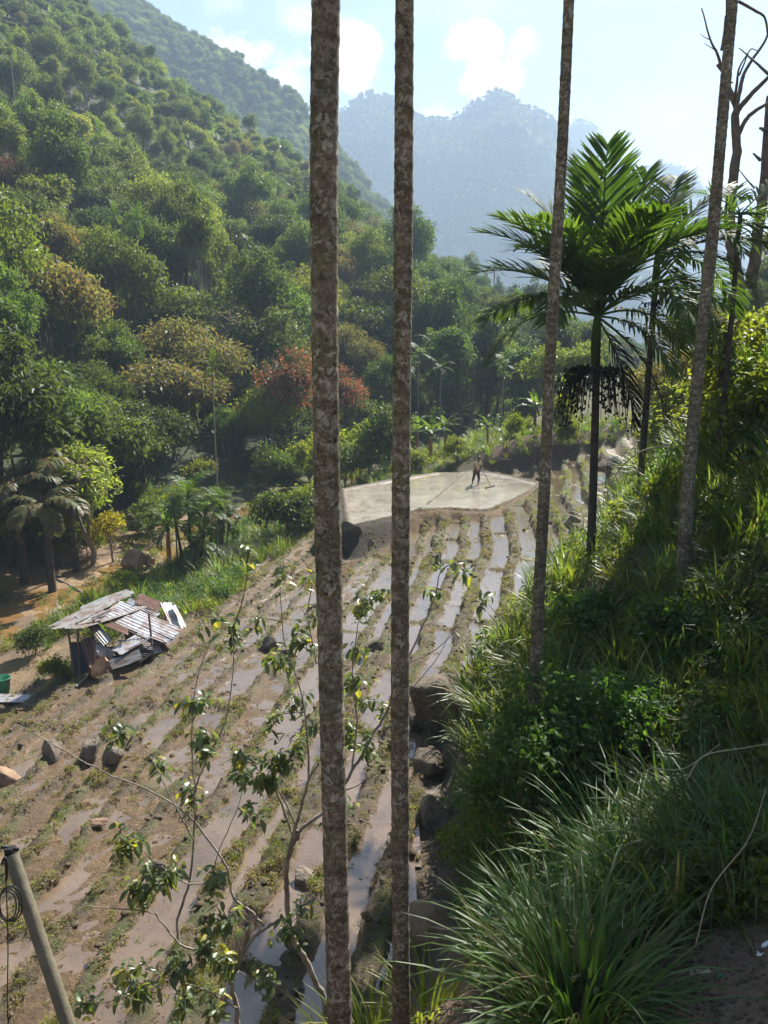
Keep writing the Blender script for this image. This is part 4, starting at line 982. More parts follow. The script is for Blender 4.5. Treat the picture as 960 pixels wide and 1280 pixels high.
# ------------------------------------------------------------------ the two feather palms with crowns
def crown_palm(label, u, vbase, Y, ucrown, vcrown, fronds, seed, d=.16, bunches=()):
    b = at(u, vbase, Y); g0 = H(b[0], b[1]); top = at(ucrown, vcrown, Y); t = thing('feather_palm', label, 'palm', (b[0], b[1], g0))
    tp = top - np.array([b[0], b[1], g0]); zs = np.linspace(-.4, tp[2] - .5, 90); f = np.clip(zs / tp[2], 0, 1)
    ring = np.exp(-((np.mod(zs / .16, 1) - .5) / .14) ** 2)
    part('trunk', MB().add(*tube(np.column_stack([tp[0] * f ** 1.4, tp[1] * f, zs]), d / 2 * (1.12 - .3 * f) * (1 + .05 * ring), 14)).mesh('trunk', M['bark_dark'], True), t)
    c0 = tp * np.array([1, 1, 0]) + np.array([0, 0, tp[2] - .75])
    part('crownshaft', MB().add(*tube([c0 + [0, 0, -.25], c0 + [0, 0, .1], c0 + [0, 0, .55], c0 + [0, 0, .9]], [d * .42, d * .62, d * .5, d * .3], 12)).mesh('crownshaft', M['palm_leaf'], True), t)
    for i, (az, el, L, bend, *dead) in enumerate(fronds):
        fm = frond_mb(seed * 17 + i, L, rad(el), bend, 40, .58, .044, .18 if el > 38 else .5, vee=.25, start=.16, fw=.9 if el > 38 else .7)
        part('frond', fm.mesh('frond', [M['palm_leaf'], M['dead_frond'] if dead else M['palm_leaf']]), t, loc=c0 + np.array([0, 0, .7 + .03 * (el / 90)]), rot=(0, 0, rad(az)))
    g = np.random.default_rng(seed)
    for (az, L, n) in bunches:                          # dark hanging fruit strands
        mb = MB(); h0 = c0 + np.array([0, 0, -.35])
        for k in range(n):
            a = rad(az) + g.normal(0, .55); rr = L * g.uniform(.3, .75); dz = L * g.uniform(.5, 1.1)
            q = [h0, h0 + np.array([math.cos(a) * rr * .7, math.sin(a) * rr * .7, -.05]), h0 + np.array([math.cos(a) * rr, math.sin(a) * rr, -dz])]
            pth = smooth_path(q, 6); mb.add(*tube(pth, np.linspace(.012, .006, len(pth)), 3))
            m = 9; ii = g.integers(4, len(pth), m); c = pth[ii] + g.normal(0, .025, (m, 3)); 
            for cc_ in c:
                s = g.uniform(.018, .034); V = np.array([[1, 0, 0], [-1, 0, 0], [0, 1, 0], [0, -1, 0], [0, 0, 1.4], [0, 0, -1.4]]) * s + cc_
                mb.add(V, [[0, 2, 4], [2, 1, 4], [1, 3, 4], [3, 0, 4], [2, 0, 5], [1, 2, 5], [3, 1, 5], [0, 3, 5]])
        part('fruit_bunch', mb.mesh('fruit_bunch', M['dead_frond']), t)
    return t
crown_palm('large feather palm with upright fronds and dark hanging fruit bunches', 738, 700, 16, 747, 392,
    [(75, 86, 3.4, .30), (100, 80, 3.2, .4), (40, 74, 3.2, .45), (20, 66, 3.0, .6), (60, 62, 3.0, .7), (0, 58, 2.9, .9), (160, 62, 2.9, .8), (195, 60, 2.9, .9), (220, 62, 2.7, 1.0), (330, 60, 2.8, 1.0), (280, 66, 2.6, 1.0), (150, 72, 3.0, .7), (172, 56, 3.0, .95), (186, 40, 2.9, 1.05), (205, 24, 2.8, 1.15), (182, 12, 2.6, 1.5), (235, 30, 2.6, 1.5), (265, 50, 2.6, 1.3),
     (300, 34, 2.6, 1.6), (335, 40, 2.8, 1.5), (0, 34, 2.8, 1.35), (20, 15, 2.5, 1.5), (110, 48, 2.8, 1.1), (130, 30, 2.6, 1.3), (310, -5, 2.2, 1.2), (215, 55, 2.8, 1.3), (285, 62, 2.9, 1.1), (320, 58, 3.0, 1.2), (345, -35, 2.6, .9, 1), (320, -55, 2.3, .5, 1)], 5, .165,
    [(200, 1.15, 26), (150, .9, 16), (350, 1.1, 24), (290, .9, 16)])
crown_palm('smaller feather palm with drooping fronds, beside the large palm', 800, 612, 19, 822, 318,
    [(60, 72, 2.8, 1.0), (20, 58, 3.0, 1.2), (5, 40, 3.7, 1.2), (350, 22, 3.8, 1.3), (345, 35, 3.4, 1.5), (330, 10, 2.8, 1.6), (300, 35, 2.6, 1.7), (260, 30, 2.6, 1.7), (225, 20, 2.6, 1.6), (190, 45, 2.6, 1.3), (165, 56, 2.4, 1.2), (120, 40, 2.6, 1.2), (320, -30, 2.6, 1.0), (355, -40, 2.7, .8), (285, -35, 2.4, .9), (15, 5, 2.9, 1.5)], 9, .155, [(250, .8, 12)])
# young palm tuft against the leaning trunk
t = thing('feather_palm', 'small palm tuft of stiff fronds beside the leaning trunk, below the dead tree', 'palm', onground(896, 17.5)); z0 = at(900, 268, 17.5)[2] - t.location.z
part('trunk', MB().add(*tube([[0, 0, -.3], [.02, 0, z0 * .5], [0, 0, z0]], [.07, .06, .05], 8)).mesh('trunk', M['bark_dark'], True), t)
for i, (az, el, L, bd) in enumerate([(5, 48, 1.7, .5), (350, 25, 1.7, .8), (340, 0, 1.6, 1.0), (20, 12, 1.6, 1.0), (180, 40, 1.3, .9), (210, 10, 1.3, 1.1), (300, 0, 1.3, 1.2), (90, 50, 1.5, .8)]):
    part('frond', frond_mb(300 + i, L, rad(el), bd, 18, .7, .06, .25).mesh('frond', [M['palm_leaf']] * 2), t, loc=(0, 0, z0), rot=(0, 0, rad(az)))

# ------------------------------------------------------------------ the dead tree on the hillside
def branch_tree(name, label, cat, Y, trunks, m, spread=.8, seed=1, twig=None):
    g = np.random.default_rng(seed); base = at(*trunks[0][0][0], Y); gz = H(base[0], base[1]); org = np.array([base[0], base[1], min(gz, base[2])])
    t = thing(name, label, cat, org); first = True
    for pts, r0, r1, dy in trunks:
        W = np.array([at(u, v, Y + dy * i / max(len(pts) - 1, 1)) for i, (u, v) in enumerate(pts)]) - org
        path = smooth_path(W, 5); path = path + g.normal(0, .05 * r0, path.shape)
        if first: path[0, 2] = min(path[0, 2], -.4)
        part('trunk' if r0 > .1 else 'branch', MB().add(*tube(path, np.linspace(r0, r1, len(path)), 9 if r0 > .1 else 6, wob=.12, seed=seed)).mesh('trunk', m, True), t); first = False
    return t
branch_tree('dead_tree', 'bare dead tree with two trunks and forked branches on the hillside', 'tree', 24,
    [([(925, 362), (918, 330), (914, 300), (912, 262), (916, 228), (921, 190), (919, 150), (922, 134)], .19, .10, 0),
     ([(938, 360), (944, 320), (947, 290), (953, 250), (957, 205), (959, 165), (963, 120)], .18, .11, .5),
     ([(921, 136), (912, 112), (900, 80), (898, 66), (908, 72)][:3], .09, .05, .6), ([(903, 88), (896, 66), (888, 50), (877, 10)], .05, .018, -.8), ([(905, 50), (908, 30), (908, -6)], .045, .02, .5), ([(902, 62), (905, 45), (907, 20)], .045, .03, .4),
     ([(922, 138), (930, 128), (945, 112), (965, 92)], .085, .05, -1), ([(920, 134), (925, 112), (930, 92), (942, 72), (956, 52), (965, 30)], .07, .03, 1.5), ([(918, 125), (921, 105), (924, 85), (935, 66)], .045, .015, -1.5),
     ([(897, 80), (905, 92)], .05, .04, 0), ([(922, 170), (932, 150), (945, 138), (962, 128)], .07, .04, -.8), ([(960, 92), (940, 74), (924, 60)], .045, .014, 1.0), ([(924, 94), (930, 80), (938, 62), (948, 64)], .03, .012, -.8),
     ([(924, 2), (945, 14), (956, 22), (960, 45)], .04, .03, 1.2), ([(943, 235), (934, 225), (924, 212)], .03, .012, -.4), ([(950, 200), (942, 192)], .05, .025, -.4), ([(958, 164), (950, 160)], .06, .04, .3), ([(947, 252), (942, 240), (938, 236)], .03, .012, 0),
     ([(888, 50), (880, 46), (876, 42)], .015, .008, .2), ([(893, 62), (880, 54)], .015, .007, -.2), ([(916, 104), (908, 98), (900, 96)], .02, .008, .3)], M['bark_dead'], seed=4)
# ------------------------------------------------------------------ hillside vegetation on the right
def tuft_mb(seed, n, L, W, spread, lean=(.05, .6), bend=(.5, 1.6), seg=5, mb=None, mi=0):
    g = np.random.default_rng(seed); a = g.uniform(0, 6.28, n); rr = spread * np.sqrt(g.random(n)); b = np.column_stack([rr * np.cos(a), rr * np.sin(a), -.05 + 0 * a]); az = a + g.normal(0, .7, n)
    mb = mb or MB(); mb.add(*blades(b, az, L * g.uniform(.55, 1.15, n), W * g.uniform(.7, 1.2, n), g.uniform(*lean, n), g.uniform(*bend, n), seg), mi); return mb
def leafy_mb(seed, n, h, r, L, W, mb=None):
    g = np.random.default_rng(seed); mb = mb or MB(); a = g.uniform(0, 6.28, n); rr = r * np.sqrt(g.random(n)); z = h * g.random(n) ** .6 * (1 - .5 * (rr / r) ** 2)
    p = np.column_stack([rr * np.cos(a), rr * np.sin(a), z]); d = np.column_stack([np.cos(a), np.sin(a), g.normal(-.1, .5, n)]) + g.normal(0, .6, (n, 3))
    V, T, Q = leaf_full(p, d, norm(g.normal(0, .4, (n, 3)) + [0, 0, 1]), L * g.uniform(.6, 1.2, n), W * g.uniform(.7, 1.2, n)); n0 = mb.n; mb.add(V, T); mb.F.append((Q + n0, 0))
    return mb
GS = [source('tuft_a', tuft_mb(1, 50, .9, .034, .16).mesh('tuft', M['grass'])), source('tuft_b', tuft_mb(2, 44, 1.15, .042, .18, (.05, .5), (.6, 1.7)).mesh('tuft', M['grass'])),
      source('tuft_c', tuft_mb(3, 70, .6, .02, .2, (.1, .8), (.4, 1.4)).mesh('tuft', M['grass_bright'])), source('tuft_d', tuft_mb(4, 44, 1.0, .042, .16, (.05, .5), (.6, 1.7)).mesh('tuft', M['grass_lush'])),
      source('weed_a', leafy_mb(5, 150, .55, .4, .13, .065).mesh('weed', M['leaf_mid'])), source('weed_b', leafy_mb(6, 170, .7, .45, .10, .055).mesh('weed', M['leaf_bush'])), source('weed_c', leafy_mb(7, 150, .5, .45, .11, .07).mesh('weed', M['leaf_vine'])),
      source('tuft_e', tuft_mb(8, 26, .8, .012, .12, (.1, .7), (.5, 1.8)).mesh('tuft', M['straw']))]
def slope_points(n, x0, x1, y0, y1, seed, mind, ok):
    return cover(n, x0, x1, y0, y1, seed, mind, lambda p, z, G_: ok(p, z, G_) & visible(np.column_stack([p, z + .4]), 140))
def bare(p):                                           # the trodden earth close to the viewer
    return (np.hypot(p[:, 0] - 1.3, p[:, 1] - 4.7) < .75) | (p[:, 1] < 5.55 + .25 * np.sin(p[:, 0] * 3)) & (p[:, 0] > 1.15) | (p[:, 1] < 4.2)
gp = np.random.default_rng(77)
A1, a1 = slope_points(9000, -1.5, 9, 3.5, 14, 41, .24, lambda p, z, G_: (G_['q'] > .55 + .25 * (p[:, 0] < 0) + .5 * (p[:, 1] < 9)) & ~bare(p) & ((p[:, 0] > .95) | (p[:, 1] > 7.3)) & (p[:, 0] > .35))
A2, a2 = slope_points(9000, 0, 16, 14, 27, 42, .36, lambda p, z, G_: G_['q'] > .3)
A3, a3 = slope_points(9000, 3, 34, 27, 62, 43, .6, lambda p, z, G_: (G_['q'] > .0))
A = np.vstack([A1, A2, A3]); nA = len(A); dA = np.concatenate([np.full(len(A1), 0), np.full(len(A2), 1), np.full(len(A3), 2)])
pat = fbm(A[:, 0] * .35, A[:, 1] * .35, 3, 401); pat2 = fbm(A[:, 0] * .6, A[:, 1] * .6, 3, 405); idx = []
for i in range(nA):
    low = A[i, 1] + 1.3 * A[i, 0] < 14
    w = np.array([.26, .24, .3 * (not low) + .03, .18 if low else .05, .04 + (.12 if low else .03) + .2 * max(pat[i], 0), .08 + .25 * max(-pat[i], 0), .10 + .3 * max(pat2[i], 0) * (not low), .06]); idx.append(gp.choice(8, p=w / w.sum()))
sA = gp.uniform(.65, 1.15, nA) * np.array([1.0, 1.15, 1.5])[dA]
scatter('grass', A, np.column_stack([gp.normal(0, .16, nA), gp.normal(-.18, .16, nA), gp.uniform(0, 6.28, nA)]), sA, idx, GS)
# green banks by the stream, behind the paddies and on the terrace edges at the right
def nearline(p, pts): return polydist(p[:, 0], p[:, 1], pts)
B1, b1 = slope_points(16000, -14, 1, 25, 48, 44, .26, lambda p, z, G_: (G_['ds'] < -1.8) & (G_['big'] < -.45) & (G_['s'] < -11.5 + .35 * np.sin(p[:, 1] * .9) + .12 * np.maximum(p[:, 1] - 36, 0)) & (p[:, 1] > 28.3 + .5 * np.sin(p[:, 0] * 2)))
B2, b2 = slope_points(7000, -9, 16, 44, 66, 45, .55, lambda p, z, G_: (G_['big'] < -.6) & (G_['ds'] < -1.0) & (G_['q'] < .2) & (G_['fld'] < .3))
B3, b3 = slope_points(6000, -22, -10, 12, 29, 46, .5, lambda p, z, G_: (G_['ds'] < 3.5) & (fbm(p[:, 0] * .4, p[:, 1] * .4, 3, 411) > .12) & (G_['fld'] < .5))
B4, b4 = slope_points(7000, -19, -6, 27, 50, 47, .7, lambda p, z, G_: (np.abs(G_['ds']) < 4.2) & (fbm(p[:, 0] * .3, p[:, 1] * .3, 3, 415) > .05))
B5, b5 = slope_points(5000, 1.2, 14, 25, 47, 48, .3, lambda p, z, G_: (G_['s'] > 1.0) & (G_['big'] < -.3) & (G_['q'] < .3) & (G_['bund'] > .35))
B = np.vstack([B1, B2, B3, B4, B5]); nB = len(B); mB = np.concatenate([np.full(len(b), i) for i, b in enumerate((B1, B2, B3, B4, B5))])
wB = {0: [.16, .1, .4, .06, .03, .1, .13, .02], 1: [.2, .15, .25, .05, .1, .1, .12, .03], 2: [.1, .05, .2, .1, .1, .2, .15, .1], 3: [.1, .05, .15, .1, .2, .2, .15, .05], 4: [.1, 0, .6, .05, .0, .05, .15, .05]}
sB = gp.uniform(.6, 1.1, nB) * np.array([1.15, 1.0, .7, .8, .38])[mB]
scatter('bank_grass', B, np.column_stack([gp.normal(0, .15, nB), gp.normal(0, .15, nB), gp.uniform(0, 6.28, nB)]), sB, [gp.choice(8, p=np.array(wB[m]) / np.sum(wB[m])) for m in mB], GS)
# sparse weeds and stubble on the bunds
wsrc = [source('stub_a', tuft_mb(11, 16, .16, .014, .07, (.1, 1.0), (.3, 1.2), 3).mesh('stub', M['weed'])), source('stub_b', leafy_mb(12, 26, .09, .1, .06, .035).mesh('stub', M['weed'])), source('stub_c', leafy_mb(13, 30, .08, .12, .055, .03).mesh('stub', M['grass_bright'])),
        source('stub_d', tuft_mb(14, 14, .16, .012, .08, (.5, 1.4), (.1, .7), 3).mesh('stub', M['straw']))]
g = np.random.default_rng(51); n = 300000; px_ = g.uniform(-15, 8, n); py_ = g.uniform(6.5, 47, n); z_, G_ = terrain(px_, py_, True); pr = np.clip(G_['bund'] * 1.25, 0, 1) * (.12 + 1.0 * sstep(-.1, .35, fbm(px_ * .9, py_ * .9, 4, 421))) + .05 + .1 * (fbm(px_ * .5, py_ * .5, 3, 423) > .2) * (G_['s'] < -3)
kp = (G_['fld'] > .6) & (g.random(n) < pr * np.where(py_ < 18, 1.0, .6)) & ((G_['big'] < .05)); PW = np.column_stack([px_, py_, z_])[kp]; PW = PW[visible(PW, 20)]; nW = len(PW)
scatter('weeds', PW, np.column_stack([g.normal(0, .2, (nW, 2)), g.uniform(0, 6.28, nW)]), g.uniform(.25, .75, nW) * (1 + .35 * (g.random(nW) < .12)), g.choice(4, nW, p=[.3, .22, .16, .32]), wsrc)
# muddy clods on the terraces
def clod(seed):
    g = np.random.default_rng(seed); V, F = ico(2); V = V * (1 + .35 * (g.random((len(V), 1)) - .5)) * np.array([1, .8, .55]); return V, F
def ico(sub):
    import bmesh
    bm = bmesh.new(); bmesh.ops.create_icosphere(bm, subdivisions=sub, radius=1.0); V = np.array([v.co[:] for v in bm.verts]); F = np.array([[v.index for v in f.verts] for f in bm.faces]); bm.free(); return V, F
M['clod'] = rough_mat('clod', [(.3, (.085, .06, .038)), (.7, (.18, .13, .08))], 3, .8, .6, 14)
csrc = [source(f'clod_{i}', MB().add(*clod(60 + i)).mesh('clod', M['clod'], True)) for i in range(3)]
n = 90000; px_ = g.uniform(-15, 7, n); py_ = g.uniform(6.5, 36, n); z_, G_ = terrain(px_, py_, True)
kp = (G_['fld'] > .5) & (G_['big'] < 0) & (g.random(n) < .02 + .10 * (G_['bund'] > .5)); PC = np.column_stack([px_, py_, z_])[kp]; PC = PC[visible(PC, 10)]; nC = len(PC)
scatter('mud_clods', PC, np.column_stack([g.normal(0, .3, (nC, 2)), g.uniform(0, 6.28, nC)]), .022 + .045 * g.random(nC) ** 3 * 1.5, g.integers(0, 3, nC), csrc)
# loose litter of dry bits on the bare earth close to the viewer
n = 9000; px_ = g.uniform(.2, 3.2, n); py_ = g.uniform(3.0, 6.5, n); z_, G_ = terrain(px_, py_, True); kp = G_['q'] > .3; PL = np.column_stack([px_, py_, z_ + .004])[kp]; nL = len(PL)
lsrc = [source('bit_a', MB().add(*clod(70)).mesh('bit', M['clod'], True)), source('bit_b', MB().add(*tube([[-1, 0, 0], [0, .2, .1], [1.2, 0, .05]], [.1, .09, .06], 4)).mesh('bit', M['wood'])), source('bit_c', leafy_mb(15, 3, .05, .6, 1.2, .5).mesh('bit', M['leaf_olive']))]
scatter('ground_litter', PL, np.column_stack([g.normal(0, .3, (nL, 2)), g.uniform(0, 6.28, nL)]), .008 + .022 * g.random(nL) ** 2, g.choice(3, nL, p=[.5, .35, .15]), lsrc)

# ------------------------------------------------------------------ the great grass clump, the compact bush and neighbours
def grass_clump(label, loc, parts_, group=None, name='grass_clump'):
    t = thing(name, label, 'grass', loc, 0, group)
    for nm, mb, m in parts_: part(nm, mb.mesh(nm, m), t)
    return t
p = onground(722, 5.0); g = np.random.default_rng(5)
b1_ = tuft_mb(21, 330, 1.4, .046, .34, (.02, .7), (.5, 2.3), 7); b2_ = tuft_mb(22, 110, 1.35, .01, .3, (.1, .7), (.5, 1.5), 6)
grass_clump('large clump of long arching grass blades on the bank above the bare earth', p, [('blades', b1_, M['grass_lush']), ('dry_blades', b2_, M['straw'])])
for j, (u, Y, L, n, lab) in enumerate([(680, 6.1, 1.0, 200, 'long grass clump leaning out left of the largest clump'), (805, 6.2, 1.2, 200, 'shaded grass clump right of the largest clump'), (770, 6.9, 1.4, 240, 'grass clump behind the largest clump'), (885, 6.6, 1.4, 200, 'shaded grass clump above the bare earth at the right'), (655, 7.4, 1.0, 200, 'grass clump below the compact bush'), (945, 6.1, 1.1, 130, 'dark grass clump hanging at the right edge over the bare earth')]):
    p = onground(u, Y); grass_clump(lab, p, [('blades', tuft_mb(25 + j, int(n * .8), L, .038, .3, (.02, .6), (.6, 1.9), 6), M['grass_lush']), ('dry_blades', tuft_mb(35 + j, 36, L * .8, .009, .3, (.2, .9), (.5, 1.6), 6), M['straw'])], 'grass clumps on the near bank')
for j, (u, Y, L, lab) in enumerate([(430, 6.35, .85, 'fresh grass tuft at the foot of the second trunk'), (465, 6.0, .8, 'fresh grass tuft in front of the second trunk'), (535, 6.1, .7, 'fresh grass tuft right of the second trunk')]):
    p = onground(u, Y); grass_clump(lab, p, [('blades', tuft_mb(45 + j, 90, L, .03, .22, (.05, .6), (.5, 1.5), 6), M['grass_bright'])], 'fresh grass tufts at the trunks', 'grass_tuft')
p = onground(945, 19); grass_clump('fountain of fine grass on the slope below the dead tree', p + [0, 0, .5], [('blades', tuft_mb(55, 500, 2.3, .03, .4, (.02, .5), (.8, 2.0), 7), M['grass_lush'])])
def bush(label, u, Y, rx, rz, n, L, W, leaf, seed, name='bush', lift=0.0, cat='bush', group=None, lr=.42):
    p = onground(u, Y); zc = rz * .95 + lift; mb, cen = crown_mb(seed, rx, rz, zc, 20, n, L, W, lr=lr, low=-.7, full=n < 20000)
    t = thing(name, label, cat, p, 0, group); part('foliage', mb.mesh('foliage', M[leaf]), t); part('stem', trunk_mb(seed, rz * 1.8, .05, cen, limbs=8).mesh('stem', M['bark'], True), t); return t
bush('compact bright-edged leafy bush at the foot of the third trunk', 672, 9.0, 1.1, 1.25, 7000, .085, .05, 'leaf_bush', 91)
bush('dark leafy bush in shade right of the compact bush', 770, 9.6, 1.0, .7, 3600, .10, .055, 'leaf_bush', 92)
bush('leafy bush below the large feather palm', 735, 13.2, .75, .5, 2400, .11, .06, 'leaf_bush', 93)
bush('small broad-leaved bush on the slope under the leaning trunk', 845, 11.5, .8, .45, 2200, .12, .07, 'leaf_bush', 94)
bush('light green bush at the rock by the compact bush', 590, 9.9, .5, .45, 1600, .06, .035, 'leaf_vine', 95)
bush('bright yellow-green shrub on the upper slope right of the leaning trunk', 915, 21, 1.3, 1.3, 2600, .2, .13, 'leaf_vine', 96, lr=.34)
bush('yellow-green shrub at the right edge of the slope', 955, 17.5, 1.1, .9, 2400, .16, .1, 'leaf_vine', 97)
bush('pale green bush on the ridge below the dead tree', 905, 27, 1.7, .9, 2600, .2, .1, 'leaf_light', 98)
bush('yellowish bush on the ridge right of the dead tree', 955, 26, 1.7, 1.2, 3200, .2, .1, 'leaf_vine', 99)
bush('dusky bush between the small palm and the leaning trunk', 838, 30, 1.5, 1.2, 2400, .2, .1, 'leaf_light', 100)
bush('dark shrub beneath the fountain of fine grass', 948, 18.2, 1.0, .7, 2000, .15, .08, 'leaf_dark', 101)
bush('light shrub on the hillside ridge behind the leaning trunk', 872, 31, 1.8, 1.4, 3200, .2, .1, 'leaf_light', 102)
tree_at(832, 33, 'olive', 0, 4.6, 'spreading_tree', 'small dusky tree on the slope behind the smaller feather palm')
tree_at(700, 60, 'mid', 2, 7, 'broadleaf_tree', 'rounded tree at the valley end right of the third trunk')
# vine-clad stump
p = onground(905, 19); t = thing('vine_clad_stump', 'dark stump wrapped in bright climbing vine leaves on the slope', 'tree stump', p)
part('trunk', MB().add(*tube([[0, 0, -.3], [.05, 0, 1.0], [-.1, .05, 2.1], [-.25, .05, 2.7]], [.36, .3, .22, .1], 9, wob=.25)).mesh('trunk', M['bark_dark'], True), t)
g = np.random.default_rng(6); n = 900; a_ = g.uniform(0, 6.28, n); zz = 2.9 * g.random(n) ** .7 + .1; r_ = .3 + .25 * g.random(n) + .25 * (zz > 2.0); sel = (np.cos(a_ + 1.9) < .55) | (zz > 1.9)
pp = np.column_stack([r_ * np.cos(a_) - .1, r_ * np.sin(a_), zz])[sel]; V, T, Q = leaf_full(pp, np.column_stack([np.cos(a_), np.sin(a_), -.7 + 0 * a_])[sel] + g.normal(0, .4, (sel.sum(), 3)), g.normal(0, .4, (sel.sum(), 3)) + [0, 0, 1] + pp * [.6, .6, 0], .15, .12)
vm = MB().add(V, T); vm.F.append((Q, 0)); part('vine', vm.mesh('vine', M['leaf_vine']), t)
# trees standing on the upper slope, beyond the right edge of the view, that shade the near bank
for (x, y, key, h) in [(12.2, 18.6, 'umbrella', 12.0)]:
    put_tree('broadleaf_tree', key, 0, (x, y, H(x, y)), x, h / KIND[key][0][2], {12.2: 'tall shade tree on the slope just right of the dead tree'}[x], 'tree')
# ------------------------------------------------------------------ stones
def boulder(label, u, v, w, h, m, seed, name='boulder', Y=None, tilt=0.0, depth=.8, yaw=0.0, group=None, sink=.42):
    p = hitground(u, v) if Y is None else at(u, v, Y); dep = project(p)[2]; W = w / FPX * dep; Hh = h / FPX * dep
    V, F = ico(4); g = np.random.default_rng(seed); V = V.copy()
    for k in range(15):                                  # planes cut off the ball give it faces
        nn = norm(g.normal(size=3)); d0 = g.uniform(.42, .8); dd = V @ nn; V = V - np.maximum(dd - d0, 0)[:, None] * nn * .97
    V = V * (1 + .16 * fbm(V[:, 0] * 1.9 + seed, V[:, 1] * 1.6 + V[:, 2], 4, seed) + .07 * fbm(V[:, 0] * 6, V[:, 2] * 6 + V[:, 1] * 5, 4, seed + 1))[:, None]
    V = V / np.array([np.abs(V[:, 0]).max(), np.abs(V[:, 1]).max(), np.abs(V[:, 2]).max()]) * np.array([W / 2, depth * (W + Hh) / 4, Hh / 2])
    Rm = np.array(Euler((0, tilt, yaw)).to_matrix()); V = V @ Rm.T
    o = MB().add(V + [0, 0, Hh * (.5 - sink)], F).build(name, m, smooth=True); o.location = p; o.rotation_euler = (0, 0, 0)
    return tag(o, label, 'rock', group)
boulder('big dark slab boulder leaning beside the compact bush', 554, 902, 100, 128, M['rock_dark'], 1, tilt=-.35, yaw=.3)
boulder('dark block leaning against the big slab boulder, right of the second trunk', 520, 906, 44, 66, M['rock_dark'], 2, tilt=-.5)
boulder('rounded sunlit boulder below the big slab boulder', 549, 1024, 50, 74, M['rock'], 3)
boulder('mossy dark boulder just right of the second trunk', 533, 965, 62, 56, M['rock_dark'], 4)
boulder('tan boulder half hidden behind the nearest trunk', 384, 1105, 46, 34, M['rock'], 5)
boulder('upright grey slab on the terrace edge left of the large palm foot', 714, 662, 22, 46, M['rock'], 6, 'stone_slab', tilt=.15)
boulder('long dark boulder tilted against the upright grey slab', 722, 672, 46, 30, M['rock_dark'], 7, tilt=-.6)
boulder('round dark stone right of the large palm trunk', 767, 628, 20, 20, M['rock_dark'], 8)
boulder('flat brown slab tilted on the upper terraces right of the large palm', 763, 586, 36, 24, M['rock'], 9, 'stone_slab', tilt=-.5)
boulder('small dark stone between the large palm trunk and the smaller palm', 752, 648, 30, 14, M['rock_dark'], 10)
boulder('pink flat-topped boulder standing in the brown stream', 166, 712, 36, 32, M['rock_pink'], 11, sink=.12)
boulder('small brown boulder touching the pink boulder', 187, 708, 20, 20, M['rock_orange'], 12, sink=.12)
boulder('orange boulder at the left edge of the terraces', 8, 976, 40, 46, M['rock_orange'], 13)
boulder('dark boulder at the left corner of the far paddy', 415, 660, 38, 44, M['rock_dark'], 14)
boulder('dark flat boulder under the rim of the far paddy, right of the first trunk', 436, 662, 40, 20, M['rock_dark'], 15)
boulder('dark stone in the terrace wall left of the nearest trunk', 340, 812, 30, 34, M['rock_dark'], 16)
boulder('brown stone on the terrace bund below the wall stone', 362, 820, 26, 18, M['rock'], 17)
boulder('brown block at the left end of the lower terraces', 68, 948, 30, 42, M['rock'], 18)
boulder('brown stone block standing among the lower terraces', 112, 945, 28, 46, M['rock'], 19)
boulder('brown stone step beside the standing stone block', 140, 950, 34, 34, M['rock'], 20)
boulder('flat tan stone lying on a lower terrace', 118, 1030, 34, 12, M['rock_orange'], 21)
boulder('flat dark stone on a bund in mid terrace', 200, 1085, 36, 14, M['rock_dark'], 22)
boulder('stone at the bund below the sunlit boulder, left of the second trunk', 470, 812, 34, 20, M['rock_dark'], 23)
boulder('dark stone at the corner of a bright mid terrace', 428, 705, 20, 14, M['rock_dark'], 24)
boulder('earth-stained stone sunk in the bank right of the second trunk', 545, 1160, 84, 80, M['rock_orange'], 25, depth=.9, sink=.5)
boulder('brown boulder peeping from shade at the foot of the nearest trunk', 372, 1180, 40, 34, M['rock_dark'], 26)
boulder('small grey stone in the paddy shallows left of the large palm', 690, 655, 18, 12, M['rock_dark'], 27)
boulder('stone on the earth bank behind the working man', 628, 575, 22, 10, M['rock'], 28)

# ------------------------------------------------------------------ the tin-roofed hut
YF = hitground(118, 838)[1] / 22.0
h0 = onground(150, 23.0 * YF); hut = thing('tin_roof_hut', 'small hut roofed with patched, sagging sheets of corrugated iron', 'hut', h0); hl = np.array(h0)
def sheet(p0, p1, p2, m, ribs=10, name='roof_sheet', amp=.022, bow=.0, seed=0):
    # p0->p1 runs along the ribs, p0->p2 across them; each corner is (u, v, Y)
    a, b, c = (np.array(at(p[0], p[1], p[2] * YF)) - hl for p in (p0, p1, p2)); g = np.random.default_rng(seed)
    nx, ny = 8, ribs * 6; n = norm(np.cross(b - a, c - a)); n = n if n[2] > 0 else -n
    s_, t_ = np.meshgrid(np.linspace(0, 1, nx), np.linspace(0, 1, ny + 1), indexing='ij'); cor = .5 * amp * np.sin(t_ * ribs * 2 * np.pi)
    warp = bow * np.sin(s_ * np.pi) + .05 * (vnoise(s_ * 2 + seed, t_ * 2, seed) - .5); edge = .05 * (vnoise(t_ * 9, t_ * 0 + seed, seed) - .5) * (s_ - .5) * 2
    P_ = a + (b - a) * (s_ + edge)[..., None] + (c - a) * t_[..., None] + n * (cor + warp)[..., None]
    V1, F1 = grid_mesh(P_[..., 0], P_[..., 1], P_[..., 2]); mb = MB().add(V1, F1); V2 = V1 - n * .006; mb.add(V2, F1[:, ::-1])
    return part(name, mb.mesh(name, m, True), hut)
yf, yb = 22.0, 25.0
sheet((150, 752, 24.2), (228, 786, 23.0), (137, 763, 23.6), M['sheet'], 5, seed=1)                 # long pale sheet
sheet((143, 762, 23.6), (222, 795, 22.7), (130, 772, 23.1), M['sheet'], 4, seed=2)
